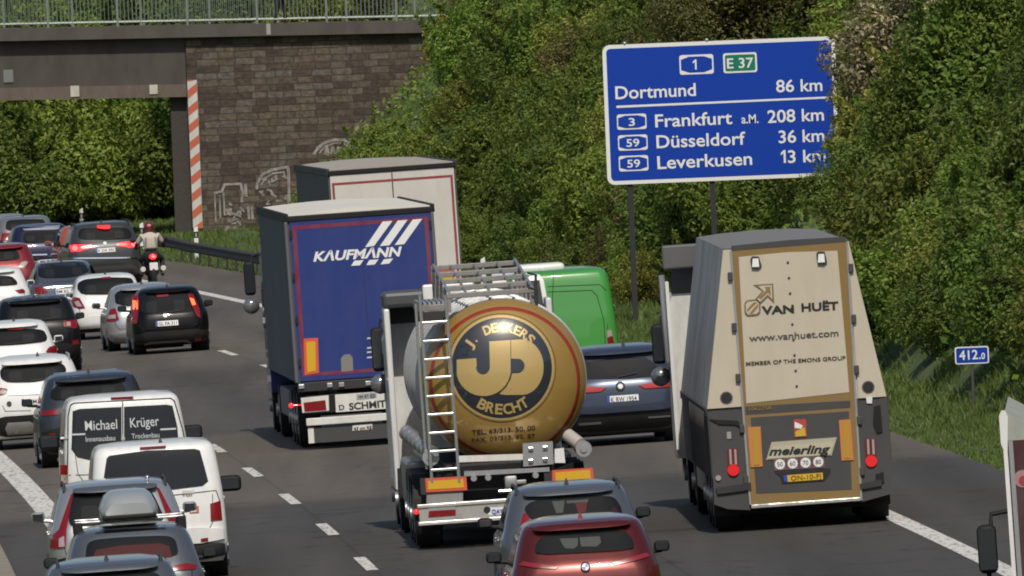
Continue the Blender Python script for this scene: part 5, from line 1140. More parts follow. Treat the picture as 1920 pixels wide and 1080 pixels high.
zi = T.loc(1405, 756)[1]
for s_, nm in ((-1, 0), (1, 1)):
    dxt, dxb = .64 * 1.0, .64 * 1.0
fl = T.L([(1370, 468), (1403, 757)]); fr_ = T.L([(1588, 452), (1608, 742)])
T.patch('rear_flank', CREAM, [(-wm, zm), (fl[1][0] - .01, zm), (fl[0][0] - .01, zt - .01), (-wt, zt - .01)], .03, .03, 0)
T.patch('rear_flank', CREAM, [(fr_[1][0] + .01, zm), (wm, zm), (wt, zt - .01), (fr_[0][0] + .01, zt - .01)], .03, .03, 0)
# long door: gold frame, cream leaf above, dark leaf below
do = T.L([(1372, 470), (1586, 453), (1613, 938), (1409, 946)])
door = T.patch('rear_door', GF, do, .05, .04, 0)
for a, b in ((0, 3), (1, 2)):
    w = .03; s_ = -1 if a == 0 else 1; T.patch('door_edge', STEEL if 1 else GF, [(do[a][0] + s_ * .001, do[a][1]), (do[b][0] + s_ * .001, do[b][1]), (do[b][0] + s_ * (w), do[b][1]), (do[a][0] + s_ * (w), do[a][1])][:: -1], .055, .06, 0)
T.patch('door_top', mat('dark_edge', (.05, .048, .05), .5), [(do[0][0], do[0][1]), (do[1][0], do[1][1]), (do[1][0], do[1][1] + .07), ((do[0][0] + do[1][0]) / 2, do[0][1] + .095), (do[0][0], do[0][1] + .07)], .055, .06, 0)
cv = lambda *P: [(1200 + x / 3.6, 420 + y / 3.6) for x, y in P]; cl = lambda *P: [(1200 + x * .2963, 700 + y * .2963) for x, y in P]
T.ppatch('upper_leaf', CREAM, cv((665, 222), (990, 190), (1332, 180), (1392, 880), (1412, 1135), (718, 1210)), .056, .01, 0, parent=door)
T.ppatch('lower_leaf', VG, cl((700, 280), (1322, 240), (1340, 735), (735, 760)), .056, .01, 0, parent=door)
T.ppatch('door_band', VG, cl((665, 210), (1330, 172), (1332, 215), (668, 262)), .056, .01, 0, parent=door)
bm = bmesh.new(); a, b = T.loc(1408, 949), T.loc(1614, 938); add_box(bm, a[0], b[0], -.09, .05, a[1] - .035, a[1] + .02, .01); mk('door_sill', bm, mat('sill_worn', (.55, .53, .50), .35, .6, dirt=.7, dscale=6), T.e)
BRNX = mat('letter_bronze', (.24, .16, .05), .5)
EM = T.ppatch('emblem_square', mat('emblem_grey', (.16, .12, .06), .5), round_poly(cv((702, 515), (810, 505), (815, 615), (706, 625)), 2), .068, .006, 0, parent=door)
T.ppatch('emblem_inner', CREAM, round_poly(cv((712, 526), (800, 517), (804, 604), (716, 613)), 1), .074, .004, 0, parent=EM)
T.ppatch('emblem_stripes', BRNX, [q for q in [cv((722, 595), (722, 575), (765, 528), (790, 528))]][0], .078, .004, 0, parent=EM); T.ppatch('emblem_stripes', BRNX, cv((735, 605), (760, 603), (796, 560), (796, 535)), .078, .004, 0, parent=EM)
T.ppatch('arrow', mat('emblem_grey', (.16, .12, .06), .5), cv((765, 410), (898, 402), (905, 535), (862, 490), (812, 540), (775, 510), (826, 450)), .068, .006, 0, parent=EM)
T.ppatch('arrow_fill', CREAM, cv((795, 418), (888, 412), (893, 508), (862, 476), (810, 525), (790, 508), (836, 455)), .074, .004, 0, parent=EM)
T.ppatch('arrow_core', BRNX, cv((840, 425), (878, 422), (882, 485), (862, 462), (815, 508), (800, 496), (852, 444)), .078, .004, 0, parent=EM)
T.text('lettering', INK, 'VAN', cv((822, 608))[0], cv((1040, 597))[0], 15, .068, .035, parent=door); T.text('lettering', INK, 'HUËT', cv((1090, 588))[0], cv((1340, 575))[0], 15, .068, .035, parent=door)
T.text('lettering', mat('ink_grey', (.075, .07, .065), .5), 'www.vanhuet.com', cv((738, 792))[0], cv((1340, 755))[0], 13, .068, .012, parent=door)
T.text('lettering', mat('ink_faded', (.06, .045, .025), .5), 'MEMBER OF THE EMONS GROUP', cv((715, 956))[0], cv((1388, 915))[0], 7.5, .068, .012, parent=door)
for P in (((745, 235), (755, 218), (800, 218), (820, 280), (800, 300), (755, 298)), ((1190, 200), (1200, 185), (1245, 185), (1262, 255), (1240, 272), (1200, 268))):
    o = T.ppatch('lamp_holder', DARK, cv(*P), .10, .06, 0, parent=door); cxp = sum(p[0] for p in P) / 6; cyp = sum(p[1] for p in P) / 6
    T.ppatch('work_lamp', mat('lamp_white', (.78, .78, .76), .3), cv((cxp - 20, cyp - 25), (cxp + 18, cyp - 27), (cxp + 24, cyp + 30), (cxp - 24, cyp + 32)), .11, .012, 0, parent=o)
T.text('lettering', BRNX, '1062758', cl((690, 236))[0], cl((830, 228))[0], 7, .068, .01, parent=door)
for P in (((680, 340), (762, 336), (776, 590), (700, 594)), ((1258, 296), (1332, 290), (1352, 548), (1275, 552))):
    o = T.ppatch('reflective_marker', mat('marker_orange', (.50, .19, .05), .5, dirt=.3, dcol=(.4, .2, .1)), cl(*P), .07, .012, 0, parent=door)
    q = [(x * .8 + sum(p[0] for p in P) / 4 * .2 + (8 if P[0][0] < 900 else 4), y * .9 + sum(p[1] for p in P) / 4 * .1) for x, y in P]; q = [(x * 1.0, y) for x, y in q]
    T.ppatch('marker_face', MARK_Y if 0 else mat('marker_ochre', (.42, .24, .02), .5), cl(*[((x - sum(p[0] for p in P) / 4) * .6 + sum(p[0] for p in P) / 4, y) for x, y in q]), .078, .004, 0, parent=o)
o = T.ppatch('warning_sticker', mat('sticker_crimson', (.40, .05, .05), .5), cl((972, 292), (1050, 288), (1055, 400), (976, 405)), .07, .006, 0, parent=door)
T.ppatch('sticker_yellow', mat('sticker_yellow', (.55, .36, .03), .5), cl((980, 370), (1040, 340), (1050, 395), (985, 400)), .076, .003, 0, parent=o); T.ppatch('sticker_white', PLATE, cl((978, 305), (1030, 330), (1020, 350), (978, 345)), .076, .003, 0, parent=o)
o = T.ppatch('maker_plate', mat('plate_edge', (.40, .37, .28), .5), cl((798, 548), (832, 435), (1245, 404), (1212, 520)), .07, .012, 0, parent=door); T.ppatch('plate_cream', mat('plate_cream', (.46, .43, .31), .5), cl((808, 541), (840, 462), (1230, 432), (1205, 514)), .08, .004, 0, parent=o)
T.text('lettering', INK, 'meierling', cl((815, 518))[0], cl((1205, 500))[0], 15.5, .088, .03, .3, parent=o)
for x_, y_, t in ((885, 575, '50'), (965, 570, '60'), (1047, 565, '70'), (1128, 560, '80')):
    cx_, cz_ = T.loc(*cl((x_, y_))[0]); o = T.patch('speed_sticker', mat('sticker_maroon', (.16, .08, .09), .5), rect(cx_ - .085, cx_ + .085, cz_ - .085, cz_ + .085), .07, .004, 0, parent=door)
    T.patch('speed_disc', PLATE, disc(cx_, cz_, .072, 20), .074, .003, 0, parent=o); T.text('lettering', mat('ink_grey', (.075, .07, .065), .5), t, (cx_ - .04, cz_ - .03), (cx_ + .04, cz_ - .03), .065, .079, .005, px=False, parent=o)
T.ppatch('plate_recess', INK, cl((850, 625), (1205, 600), (1205, 625), (1165, 680), (900, 698), (885, 650)), .068, .006, 0, parent=door)
o = T.ppatch('number_plate', PLATEY, cl((905, 646), (1155, 628), (1158, 670), (915, 688)), .076, .008, 0, parent=door); T.ppatch('country_strip', EUBLUE, cl((905, 646), (930, 644), (935, 686), (915, 688)), .08, .008, 0, parent=o)
T.text('lettering', mat('plate_ink_brown', (.16, .09, .01), .5), 'ON-10-FJ', cl((955, 677))[0], cl((1145, 663))[0], 9, .086, .005, parent=o)
for k in range(9):
    u, v = T.loc(1477 + k * 2.1, 492 + k * 29); T.patch('rivet', DARK, disc(u, v, .018, 8), .068, .006, 0, parent=door)
for s_ in (-1, 1):
    for k in range(5):
        f = (k + .5) / 5; u = (do[0][0] if s_ < 0 else do[1][0]) * (1 - f) + (do[3][0] if s_ < 0 else do[2][0]) * f; v = do[0][1] * (1 - f) + do[3][1] * f
        bm = bmesh.new(); add_box(bm, u + s_ * .05 - .035, u + s_ * .05 + .035, -.085, -.03, v - .06, v + .06, .01); mk('door_hinge', bm, VG, T.e)
for (px, py) in ((1362, 746), (1628, 726)):
    u, v = T.loc(px, py); o = T.patch('round_cap', mat('cap_rim', (.12, .10, .09), .5), disc(u, v, .092, 24), .036, .012, 0); T.patch('cap_hole', INK, disc(u, v, .075, 24), .04, .01, 0, parent=o)
# rear corner panels with lamps
for P in (((438, 270), (640, 235), (668, 320), (690, 830), (700, 865), (560, 860), (470, 830)), ((1360, 200), (1560, 150), (1600, 760), (1400, 815), (1380, 560))):
    T.ppatch('corner_panel', VG, cl(*P), .035, .05, 0)
for (x_, y_), (lx, ly) in (((588, 478), (590, 612)), ((1460, 415), (1463, 555))):
    o = T.ppatch('lamp_strip', mat('lamp_recess', (.12, .012, .015), .4), cl((x_ - 38, y_), (x_ + 32, y_ - 2), (x_ + 36, y_ + 130), (x_ - 34, y_ + 135)), .045, .02, 0)
    for d_ in (-18, 14): T.ppatch('lamp_tube', LENSW, cl((x_ + d_ - 7, y_ + 2), (x_ + d_ + 7, y_ + 2), (x_ + d_ + 12, y_ + 98), (x_ + d_ - 2, y_ + 98)), .052, .02, 0, parent=o)
    u, v = T.loc(*cl((lx, ly))[0]); T.patch('tail_light', mat('bright_red_lens', (.55, .015, .02), .2, 0, .5, (1, .02, .02), .25), disc(u, v, .082, 24), .07, .04, 0, parent=o)
u, v = T.loc(*cl((495, 662))[0]); T.patch('corner_lamp', LENSW, disc(u, v, .04, 14), .06, .03, 0)
u, v = T.loc(*cl((563, 392))[0]); T.patch('small_lamp', LENSW, rect(u - .03, u + .03, v - .05, v + .05), .05, .02, 0)
for P in (((1480, 210), (1520, 200), (1535, 370), (1500, 380), (1475, 320)), ((1490, 640), (1540, 625), (1545, 690), (1495, 700)), ((440, 290), (620, 300), (645, 345), (600, 325), (500, 322))):
    T.ppatch('dark_fitting', BLACK, cl(*P), .06, .04, 0)
T.ppatch('hinge_plate', WHITE, cl((1430, 155), (1470, 150), (1468, 190), (1435, 190)), .06, .03, 0)
for P in (((480, 725), (700, 690), (705, 735), (490, 765)), ((1390, 700), (1530, 670), (1530, 712), (1395, 735))): T.ppatch('step', DARK, cl(*P), .08, .12, 0)
bm = bmesh.new(); add_box(bm, -1.24, 1.24, .25, .32, .24, .80); mk('mud_flap', bm, mat('mud_flap_black', (.008, .008, .008), .9), T.e)
bm = bmesh.new(); add_box(bm, -1.0, 1.0, .02, .14, .36, .50, .02); mk('underrun_bar', bm, BLACK, T.e)
for y in (1.3, 2.65, 4.0): axle(T, y, 2.52, .5, .42)
chassis(T, .35, 12, .95); axle(T, 10.2, 2.5, .5, .3, True)
for x_ in (.9, 1.6, 2.3, 3.0, 3.8, 4.6, 5.6, 6.6, 7.6):
    for sx in (-1, 1):
        bm = bmesh.new(); add_box(bm, sx * (wm + .02) - .03, sx * (wm + .02) + .03, x_, x_ + .09, .85, zm - .05); mk('side_stake', bm, VG, T.e)
bm = bmesh.new(); add_box(bm, -wm - .02, wm + .02, .1, LB, zm - .12, zm - .006, .01); mk('side_rail', bm, VG, T.e)
bm = bmesh.new(); add_box(bm, -1.24, -1.18, 5.2, 9.2, .45, .95, .02); mk('side_guard', bm, ALU, T.e); bm = bmesh.new(); add_box(bm, 1.18, 1.24, 5.2, 9.2, .45, .95, .02); mk('side_guard', bm, ALU, T.e)
c_ = cab(T, 13.9, 2.5, 3.70, mat('cab_white', (.70, .70, .69), .35, 0, .4, dirt=.35), True, mat('cab_top_grey', (.10, .10, .10), .6))
c_.location.x = -.13; u0, v0 = T.loc(1252, 460, 13.6); v1 = T.loc(1252, 505, 13.6)[1]; bm = bmesh.new(); add_box(bm, -1.28, 1.28, 13.5, 13.7, v1, v0, .03); mk('head_frame', bm, mat('cab_top_grey', (.10, .10, .10), .6), c_)
for sx in (-1, 1):
    bm = bmesh.new(); add_prism(bm, [(sx * 1.27, 13.3, .9), (sx * 1.27, 13.85, .9), (sx * 1.27, 13.85, 3.4), (sx * 1.27, 13.3, 3.4)], (-sx * .05, 0, 0)); mk('side_fairing', bm, WHITE, c_)
bm = bmesh.new(); add_tube(bm, [(-1.29, 13.5, 2.2), (-1.31, 13.5, 3.5)], .05, 8); mk('exhaust_stack', bm, ALU, c_, True)
mx_, mz_ = T.loc(1235, 645, 15.6); truck_mirror(T, mx_, 15.6, mz_, .60); truck_mirror(T, -mx_, 15.6, mz_, .60)

# --- nearest lorry at the right edge
T = road_frame('box_lorry', 'dark maroon lorry with a white corner post, cut off by the right edge', 'lorry', 1890, 1420, 192.0, head=-.052)
MAR = mat('maroon_gloss', (.055, .020, .024), .22, 0, .6, dirt=.35, dscale=2.0, dcol=(.11, .10, .10)); xl, zt = T.loc(1879, 762); T.e.location.x += xl + 1.25; T.X += xl + 1.25
bm = bmesh.new(); add_box(bm, -1.25, 1.25, 0, 7, 1.0, zt - .30); mk('cargo_box', bm, MAR, T.e)
bm = bmesh.new(); n = 8; sag = lambda k: zt - .02 - .40 * math.sin(math.pi * k / n) ** .8
add_loft(bm, [[(-1.23, y, zt - .298)] + [(-1.23 + 2.46 * k / n, y, max(sag(k), zt - .29)) for k in range(n + 1)] + [(1.23, y, zt - .298)] for y in (.03, 7)]); mk('roof_tarpaulin', bm, mat('tarp_pale', (.33, .35, .31), .8, dirt=.4), T.e)
for sx in (-1, 1):
    bm = bmesh.new(); add_prism(bm, [(sx * 1.265, -.05, .5), (sx * 1.225, -.05, .5), (sx * 1.225, -.05, zt - .4), (sx * 1.20, -.05, zt - .06), (sx * 1.22, -.05, zt), (sx * 1.26, -.05, zt), (sx * 1.285, -.05, zt - .05), (sx * 1.285, -.05, zt - .32), (sx * 1.265, -.05, zt - .38)], (0, .25, 0)); mk('corner_post', bm, WHITE, T.e)
    bm = bmesh.new(); add_box(bm, sx * 1.19 - .022, sx * 1.19 + .022, -.05, -.02, .5, zt - .3); mk('door_hinge_strip', bm, STEEL, T.e)
u, v = T.loc(1914, 898); o = T.patch('round_sticker', mat('sticker_faded', (.34, .20, .20), .5), disc(u + .02, v, .085, 20), .01, .01, 0); T.patch('sticker_face', mat('sticker_pale_red', (.30, .04, .05), .5), disc(u + .03, v - .02, .05, 16), .014, .008, 0, parent=o)
T.patch('door_seam', BLACK, rect(-.01, .01, 1.0, zt - .4), .008, .006, 0)
for sx in (-1, 1): T.patch('tail_light', LAMP, rect(sx * .9 - .2, sx * .9 + .2, .75, .9), .02, .3, 0)
bm = bmesh.new(); add_box(bm, -1.2, 1.2, .02, .2, .55, .98, .02); mk('rear_sill', bm, DARK, T.e)
axle(T, 1.6, 2.5, .48, .3, True); chassis(T, .2, 7); cab(T, 7.2, 2.4, 3.1, WHITE, False)
mx_, mz_ = T.loc(1852, 1030, 8.7); truck_mirror(T, mx_, 8.7, mz_, .50, small=False); truck_mirror(T, -mx_, 8.7, mz_, .50, small=False)
bm = bmesh.new(); q = T.loc(1853, 1080, 8.7); add_tube(bm, [(mx_, 8.73, mz_ - .24), (mx_, 8.75, mz_ - .6), (mx_ + .3, 8.9, mz_ - .7)], .025, 6); mk('mirror_arm', bm, BLACK, T.e, True)
# ------------------------------------------------------------------ motorcycle and people
def skinned(name, joints, bones, mt, parent, root=0, sub=2):
    me = bpy.data.meshes.new(name); me.from_pydata([j[0] for j in joints], bones, []); me.materials.append(mt)
    o = bpy.data.objects.new(name, me); COL.objects.link(o); o.parent = parent
    sk = o.modifiers.new('skin', 'SKIN'); sk.use_smooth_shade = True
    for i, j in enumerate(joints):
        r = j[1] if isinstance(j[1], tuple) else (j[1], j[1])
        me.skin_vertices[0].data[i].radius = r; me.skin_vertices[0].data[i].use_root = (i == root)
    ss = o.modifiers.new('sub', 'SUBSURF'); ss.levels = sub; ss.render_levels = sub
    return o
Zm = F / 70.6; pm = world_at(290, 527, Zm); MB = Frame('motorcycle', 'dark motorcycle with a glowing tail lamp beside the big dark grey SUV', 'motorcycle', pm.x, Zm, BANK * (pm.x - edge(Zm)), -math.atan(slope(Zm)), BANK)
def wheel_mc(y, w):
    bm = bmesh.new(); add_tube(bm, [(0, y + .30 * math.cos(a), .31 + .30 * math.sin(a)) for a in np.linspace(0, 2 * math.pi, 25)], w, 8); t = mk('wheel', bm, RUBBER, MB.e, True)
    bm = bmesh.new(); add_cyl(bm, (0, y, .31), (1, 0, 0), .20, .05, 20); mk('rim', bm, RIM, t, True)
wheel_mc(.32, .075); wheel_mc(1.72, .055)
bm = bmesh.new(); add_loft(bm, [[(-.10, .0, .80), (.10, .0, .80), (.07, .0, .88), (-.07, .0, .88)], [(-.14, .3, .70), (.14, .3, .70), (.13, .3, .84), (-.13, .3, .84)], [(-.17, .75, .62), (.17, .75, .62), (.14, .75, .80), (-.14, .75, .80)]]); mk('seat', bm, BLACK, MB.e)
bm = bmesh.new(); add_box(bm, -.20, .20, .75, 1.3, .30, .95, .10, 3); add_box(bm, -.05, .05, .3, .8, .28, .36, .01); add_tube(bm, [(-.09, 1.72, .31), (-.09, 1.45, 1.0)], .03); add_tube(bm, [(.09, 1.72, .31), (.09, 1.45, 1.0)], .03); mk('frame', bm, DARK, MB.e)
bm = bmesh.new(); add_tube(bm, [(-.38, 1.15, 1.05), (-.2, 1.35, 1.08), (.2, 1.35, 1.08), (.38, 1.15, 1.05)], .018); mk('handlebar', bm, BLACK, MB.e, True)
for sx in (-1, 1):
    bm = bmesh.new(); add_ball(bm, (sx * .42, 1.3, 1.25), .07, 12, (1.2, .4, .8)); add_tube(bm, [(sx * .3, 1.25, 1.08), (sx * .42, 1.3, 1.22)], .01, 5); mk('mirror', bm, BLACK, MB.e, True)
    bm = bmesh.new(); add_cyl(bm, (sx * .27, .42, .46), (-.0, 1, -.16), .07, .55, 14); mk('silencer', bm, mat('silencer_dull', (.42, .41, .37), .5, .6), MB.e, True)
bm = bmesh.new(); add_ball(bm, (0, -.02, .82), .095, 16, (1.1, .5, .85)); lm = mk('tail_light', bm, LAMPLIT, MB.e, True)
bm = bmesh.new(); add_ball(bm, (0.01, -.075, .82), .045, 12, (1.3, .4, .7)); mk('bulb', bm, LAMPHOT, lm, True)
bm = bmesh.new(); add_box(bm, -.10, .12, .0, .012, .46, .66, .01); mk('number_plate', bm, PLATE, MB.e)
bm = bmesh.new(); add_box(bm, -.11, .11, .02, .30, .30, .72, .05); mk('rear_fender', bm, BLACK, MB.e)
RD = empty('person', MB.e.location, 'motorcyclist in a dark red helmet and pale jacket with a backpack', 'person'); RD.rotation_euler = MB.e.rotation_euler
TROU = mat('trousers_dark', (.022, .023, .026), .9); JACK = mat('jacket_pale', (.50, .45, .38), .85, dirt=.35, dcol=(.30, .27, .23))
J = [((0, .55, .86), (.17, .14)), ((0, .60, 1.02), (.16, .12)), ((0, .70, 1.24), (.19, .13)), ((0, .76, 1.38), (.15, .11)), ((0, .80, 1.46), .065), ((0, .84, 1.56), (.095, .11)), ((0, .85, 1.66), (.09, .10)),
     ((-.11, .60, .84), .12), ((-.30, 1.00, .74), .085), ((-.28, .72, .36), .055), ((-.28, .84, .30), .045), ((.11, .60, .84), .12), ((.30, 1.00, .74), .085), ((.28, .72, .36), .055), ((.28, .84, .30), .045),
     ((-.20, .78, 1.36), .075), ((-.36, .92, 1.14), .052), ((-.37, 1.15, 1.07), .036), ((.20, .78, 1.36), .075), ((.36, .92, 1.14), .052), ((.37, 1.15, 1.07), .036)]
B = [(0, 1), (1, 2), (2, 3), (3, 4), (4, 5), (5, 6), (0, 7), (7, 8), (8, 9), (9, 10), (0, 11), (11, 12), (12, 13), (13, 14), (3, 15), (15, 16), (16, 17), (3, 18), (18, 19), (19, 20)]
skinned('body', J, B, TROU, RD)
JJ = [((0, .58, .95), (.19, .15)), ((0, .62, 1.06), (.19, .15)), ((0, .70, 1.24), (.22, .155)), ((0, .76, 1.38), (.17, .13)), ((0, .79, 1.43), .09), ((-.21, .78, 1.36), .095), ((-.34, .89, 1.17), .07), ((.21, .78, 1.36), .095), ((.34, .89, 1.17), .07)]
skinned('jacket', JJ, [(0, 1), (1, 2), (2, 3), (3, 4), (3, 5), (5, 6), (3, 7), (7, 8)], JACK, RD)
bm = bmesh.new(); add_box(bm, -.15, .15, .42, .56, 1.02, 1.36, .05, 3)
bp_ = mk('backpack', bm, JACK, RD, True)
for sx in (-1, 1): bm = bmesh.new(); add_tube(bm, [(sx * .12, .44, 1.05), (sx * .12, .42, 1.33)], .012, 6); mk('strap', bm, mat('strap_grey', (.22, .20, .17), .9), bp_, True)
bm = bmesh.new(); add_ball(bm, (0, .83, 1.60), .15, 20, (.92, 1.05, 1.0)); h_ = mk('helmet', bm, mat('helmet_red', (.17, .012, .022), .2, 0, .6), RD, True)
bm = bmesh.new(); add_ball(bm, (0, .69, 1.64), .045, 10, (1.2, .5, 1)); mk('helmet_mark', bm, mat('helmet_pink', (.5, .25, .28), .4), h_, True)
for sx in (-1, 1):
    for k in range(4): 
        bm = bmesh.new(); add_tube(bm, [(sx * (.345 + .02 * k), 1.12, 1.085), (sx * (.345 + .02 * k), 1.18, 1.07), (sx * (.345 + .02 * k), 1.18, 1.035), (sx * (.345 + .02 * k), 1.14, 1.03)], .0095, 6); mk('glove_finger', bm, BLACK, RD, True)
# pedestrian on the bridge: only the lower legs reach into the picture
pp = world_at(526, 38, ZB + 3); zd = ct + gr * (pp.x + 9.7 - xk) - .14
PD = empty('person', (pp.x, ZB + 3, zd), 'pedestrian in black trousers walking across the bridge behind the railing', 'person')
J = [((0, 0, .95), (.15, .11)), ((0, 0, 1.12), (.14, .10)), ((0, 0, 1.32), (.18, .12)), ((0, 0, 1.45), (.12, .08)), ((0, .01, 1.54), .055), ((.01, .0, 1.63), (.075, .09)), ((.01, 0, 1.74), (.07, .08)),
     ((-.05, -.09, .90), .095), ((-.10, -.10, .50), .068), ((-.20, -.10, .10), .046), ((-.10, -.11, .045), .04), ((.06, .09, .90), .095), ((.14, .10, .50), .068), ((.15, .10, .10), .046), ((.26, .11, .045), .04),
     ((.0, -.20, 1.40), .065), ((.08, -.24, 1.14), .045), ((.20, -.23, .93), .032), ((.0, .20, 1.40), .065), ((-.08, .24, 1.14), .045), ((-.04, .25, .90), .032)]
skinned('body', J, B, mat('clothes_black', (.012, .012, .014), .9), PD)
bm = bmesh.new(); add_ball(bm, (.0, .0, 1.76), .10, 14, (1, 1, .8)); mk('hair', bm, mat('hair_brown', (.05, .03, .02), .8), PD, True)
# ------------------------------------------------------------------ vegetation
def leaf_mat(name, stops, trans=0.25):
    m, N, L, b = nodes_of(name); g = N.new('ShaderNodeNewGeometry'); oi = N.new('ShaderNodeObjectInfo'); r = N.new('ShaderNodeValToRGB'); e = r.color_ramp.elements
    e[0].position = stops[0][0]; e[0].color = (*stops[0][1], 1); e[1].position = stops[-1][0]; e[1].color = (*stops[-1][1], 1)
    for p, c in stops[1:-1]: q = e.new(p); q.color = (*c, 1)
    L.new(g.outputs['Random Per Island'], r.inputs[0])
    hs = N.new('ShaderNodeHueSaturation'); mr = N.new('ShaderNodeMapRange'); mr.inputs['To Min'].default_value = 0.62; mr.inputs['To Max'].default_value = 1.30
    L.new(oi.outputs['Random'], mr.inputs['Value']); L.new(mr.outputs[0], hs.inputs['Value'])
    m2 = N.new('ShaderNodeMapRange'); m2.inputs['To Min'].default_value = 0.482; m2.inputs['To Max'].default_value = 0.512; mm = N.new('ShaderNodeMath'); mm.operation = 'FRACT'; ml = N.new('ShaderNodeMath'); ml.operation = 'MULTIPLY'; ml.inputs[1].default_value = 7.31
    L.new(oi.outputs['Random'], ml.inputs[0]); L.new(ml.outputs[0], mm.inputs[0]); L.new(mm.outputs[0], m2.inputs['Value']); L.new(m2.outputs[0], hs.inputs['Hue'])
    L.new(r.outputs[0], hs.inputs['Color']); L.new(hs.outputs[0], b.inputs['Base Color']); b.inputs['Roughness'].default_value = .6; b.inputs['Specular IOR Level'].default_value = .3
    tr = N.new('ShaderNodeBsdfTranslucent'); mx = N.new('ShaderNodeMixShader'); mx.inputs[0].default_value = trans; L.new(hs.outputs[0], tr.inputs[0]); L.new(b.outputs[0], mx.inputs[1]); L.new(tr.outputs[0], mx.inputs[2]); L.new(mx.outputs[0], N['Material Output'].inputs[0])
    return m
G1 = leaf_mat('leaf_green', [(0, (0.087, 0.144, 0.023)), (.45, (0.145, 0.221, 0.035)), (.8, (0.205, 0.278, 0.049)), (1, (0.299, 0.337, 0.080))], .4)
G2 = leaf_mat('leaf_yellow_green', [(0, (0.124, 0.154, 0.026)), (.5, (0.205, 0.242, 0.040)), (.85, (0.272, 0.294, 0.058)), (1, (0.364, 0.352, 0.103))], .4)
G3 = leaf_mat('leaf_dark', [(0, (0.059, 0.100, 0.022)), (.5, (0.099, 0.158, 0.029)), (1, (0.174, 0.228, 0.049))], .35)
GB = leaf_mat('leaf_blossom', [(0, (0.095, 0.110, 0.032)), (.38, (0.175, 0.192, 0.054)), (.5, (0.523, 0.411, 0.226)), (1, (0.700, 0.651, 0.438))], .3)
GBR = leaf_mat('leaf_khaki', [(0, (0.087, 0.090, 0.026)), (.5, (0.139, 0.139, 0.040)), (1, (0.233, 0.199, 0.074))], .35)
GG = leaf_mat('grass_blade', [(0, (.085, .125, .030)), (.5, (.115, .165, .038)), (1, (.16, .20, .06))], .35)
BARK = mat('bark', (.075, .062, .05), .9, bump=.4, bscale=20)
def crown_mesh(name, seed, n, rad, leaf, mt, nb=20, up=.25, spray=0):
    R = np.random.default_rng(seed)
    d = R.normal(size=(nb, 3)); d /= np.linalg.norm(d, axis=1)[:, None]; d[:, 2] = d[:, 2] * .9 + .1
    c = d * R.uniform(.35, .92, (nb, 1)) * np.array(rad); br = R.uniform(.26, .52, nb) * min(rad)
    w = br ** 2; k = R.choice(nb, n, p=w / w.sum()); v = R.normal(size=(n, 3)); v /= np.linalg.norm(v, axis=1)[:, None]
    rr = R.uniform(.55, 1.12, (n, 1)) ** .6; p = c[k] + v * br[k][:, None] * rr
    if spray:                                      # thin shoots that stick out of the outline
        ns = spray; m_ = n // 5; s0 = c[R.integers(0, nb, ns)]; sdir = R.normal(size=(ns, 3)); sdir[:, 2] = np.abs(sdir[:, 2]) * .8; sdir /= np.linalg.norm(sdir, axis=1)[:, None]
        q = R.integers(0, ns, m_); t = R.uniform(.2, 1.0, (m_, 1)); p[:m_] = s0[q] + sdir[q] * t * min(rad) * .95 + R.normal(size=(m_, 3)) * .05
    nrm = v * .8 + R.normal(size=(n, 3)) * .55 + np.array([0, 0, up]); nrm /= np.linalg.norm(nrm, axis=1)[:, None]
    a = np.cross(nrm, R.normal(size=(n, 3))); a /= np.linalg.norm(a, axis=1)[:, None]; b = np.cross(nrm, a)
    s = R.uniform(.6, 1.35, (n, 1)) * leaf; a = a * s; b = b * s * .5; fold = nrm * s * .12
    V = np.stack([p - a, p - b * .9 + fold, p + a, p + b * .9 + fold], 1).reshape(-1, 3)
    me = bpy.data.meshes.new(name); me.vertices.add(len(V)); me.vertices.foreach_set('co', V.ravel().astype(np.float32))
    me.loops.add(4 * n); me.loops.foreach_set('vertex_index', np.arange(4 * n, dtype=np.int32)); me.polygons.add(n); me.polygons.foreach_set('loop_start', np.arange(0, 4 * n, 4, dtype=np.int32)); me.polygons.foreach_set('loop_total', np.full(n, 4, np.int32))
    me.update(calc_edges=True); me.materials.append(mt); return me
CR = {'green': [crown_mesh('foliage', 10 + i, 22000, (1.55, 1.55, 1.45), .064, G1, 26, .55, spray=22) for i in range(3)], 'yellow': [crown_mesh('foliage', 20 + i, 22000, (1.5, 1.5, 1.5), .062, G2, 26, .55, spray=24) for i in range(2)],
      'dark': [crown_mesh('foliage', 30 + i, 20000, (1.6, 1.6, 1.5), .066, G3, 24, .5, spray=16) for i in range(2)], 'blossom': [crown_mesh('foliage', 40, 17000, (1.5, 1.5, 1.7), .058, GB, 26, .5, spray=40)], 'brown': [crown_mesh('foliage', 50, 17000, (1.4, 1.4, 1.5), .057, GBR, 24, .5, spray=34)]}
def stem_mesh(seed, n=5):
    R = random.Random(seed); bm = bmesh.new()
    for k in range(n):
        a = R.uniform(0, 6.28); q = [(0, 0, -.4)]
        for t in (.4, .8, 1.2, 1.7): q.append((math.cos(a) * t * .5 + R.uniform(-.1, .1), math.sin(a) * t * .5 + R.uniform(-.1, .1), t * 1.1))
        add_tube(bm, q, [.06, .05, .035, .022, .01], 5)
    me = bpy.data.meshes.new('stem'); bm.to_mesh(me); bm.free(); me.materials.append(BARK); return me
STEMS = [stem_mesh(i) for i in range(3)]
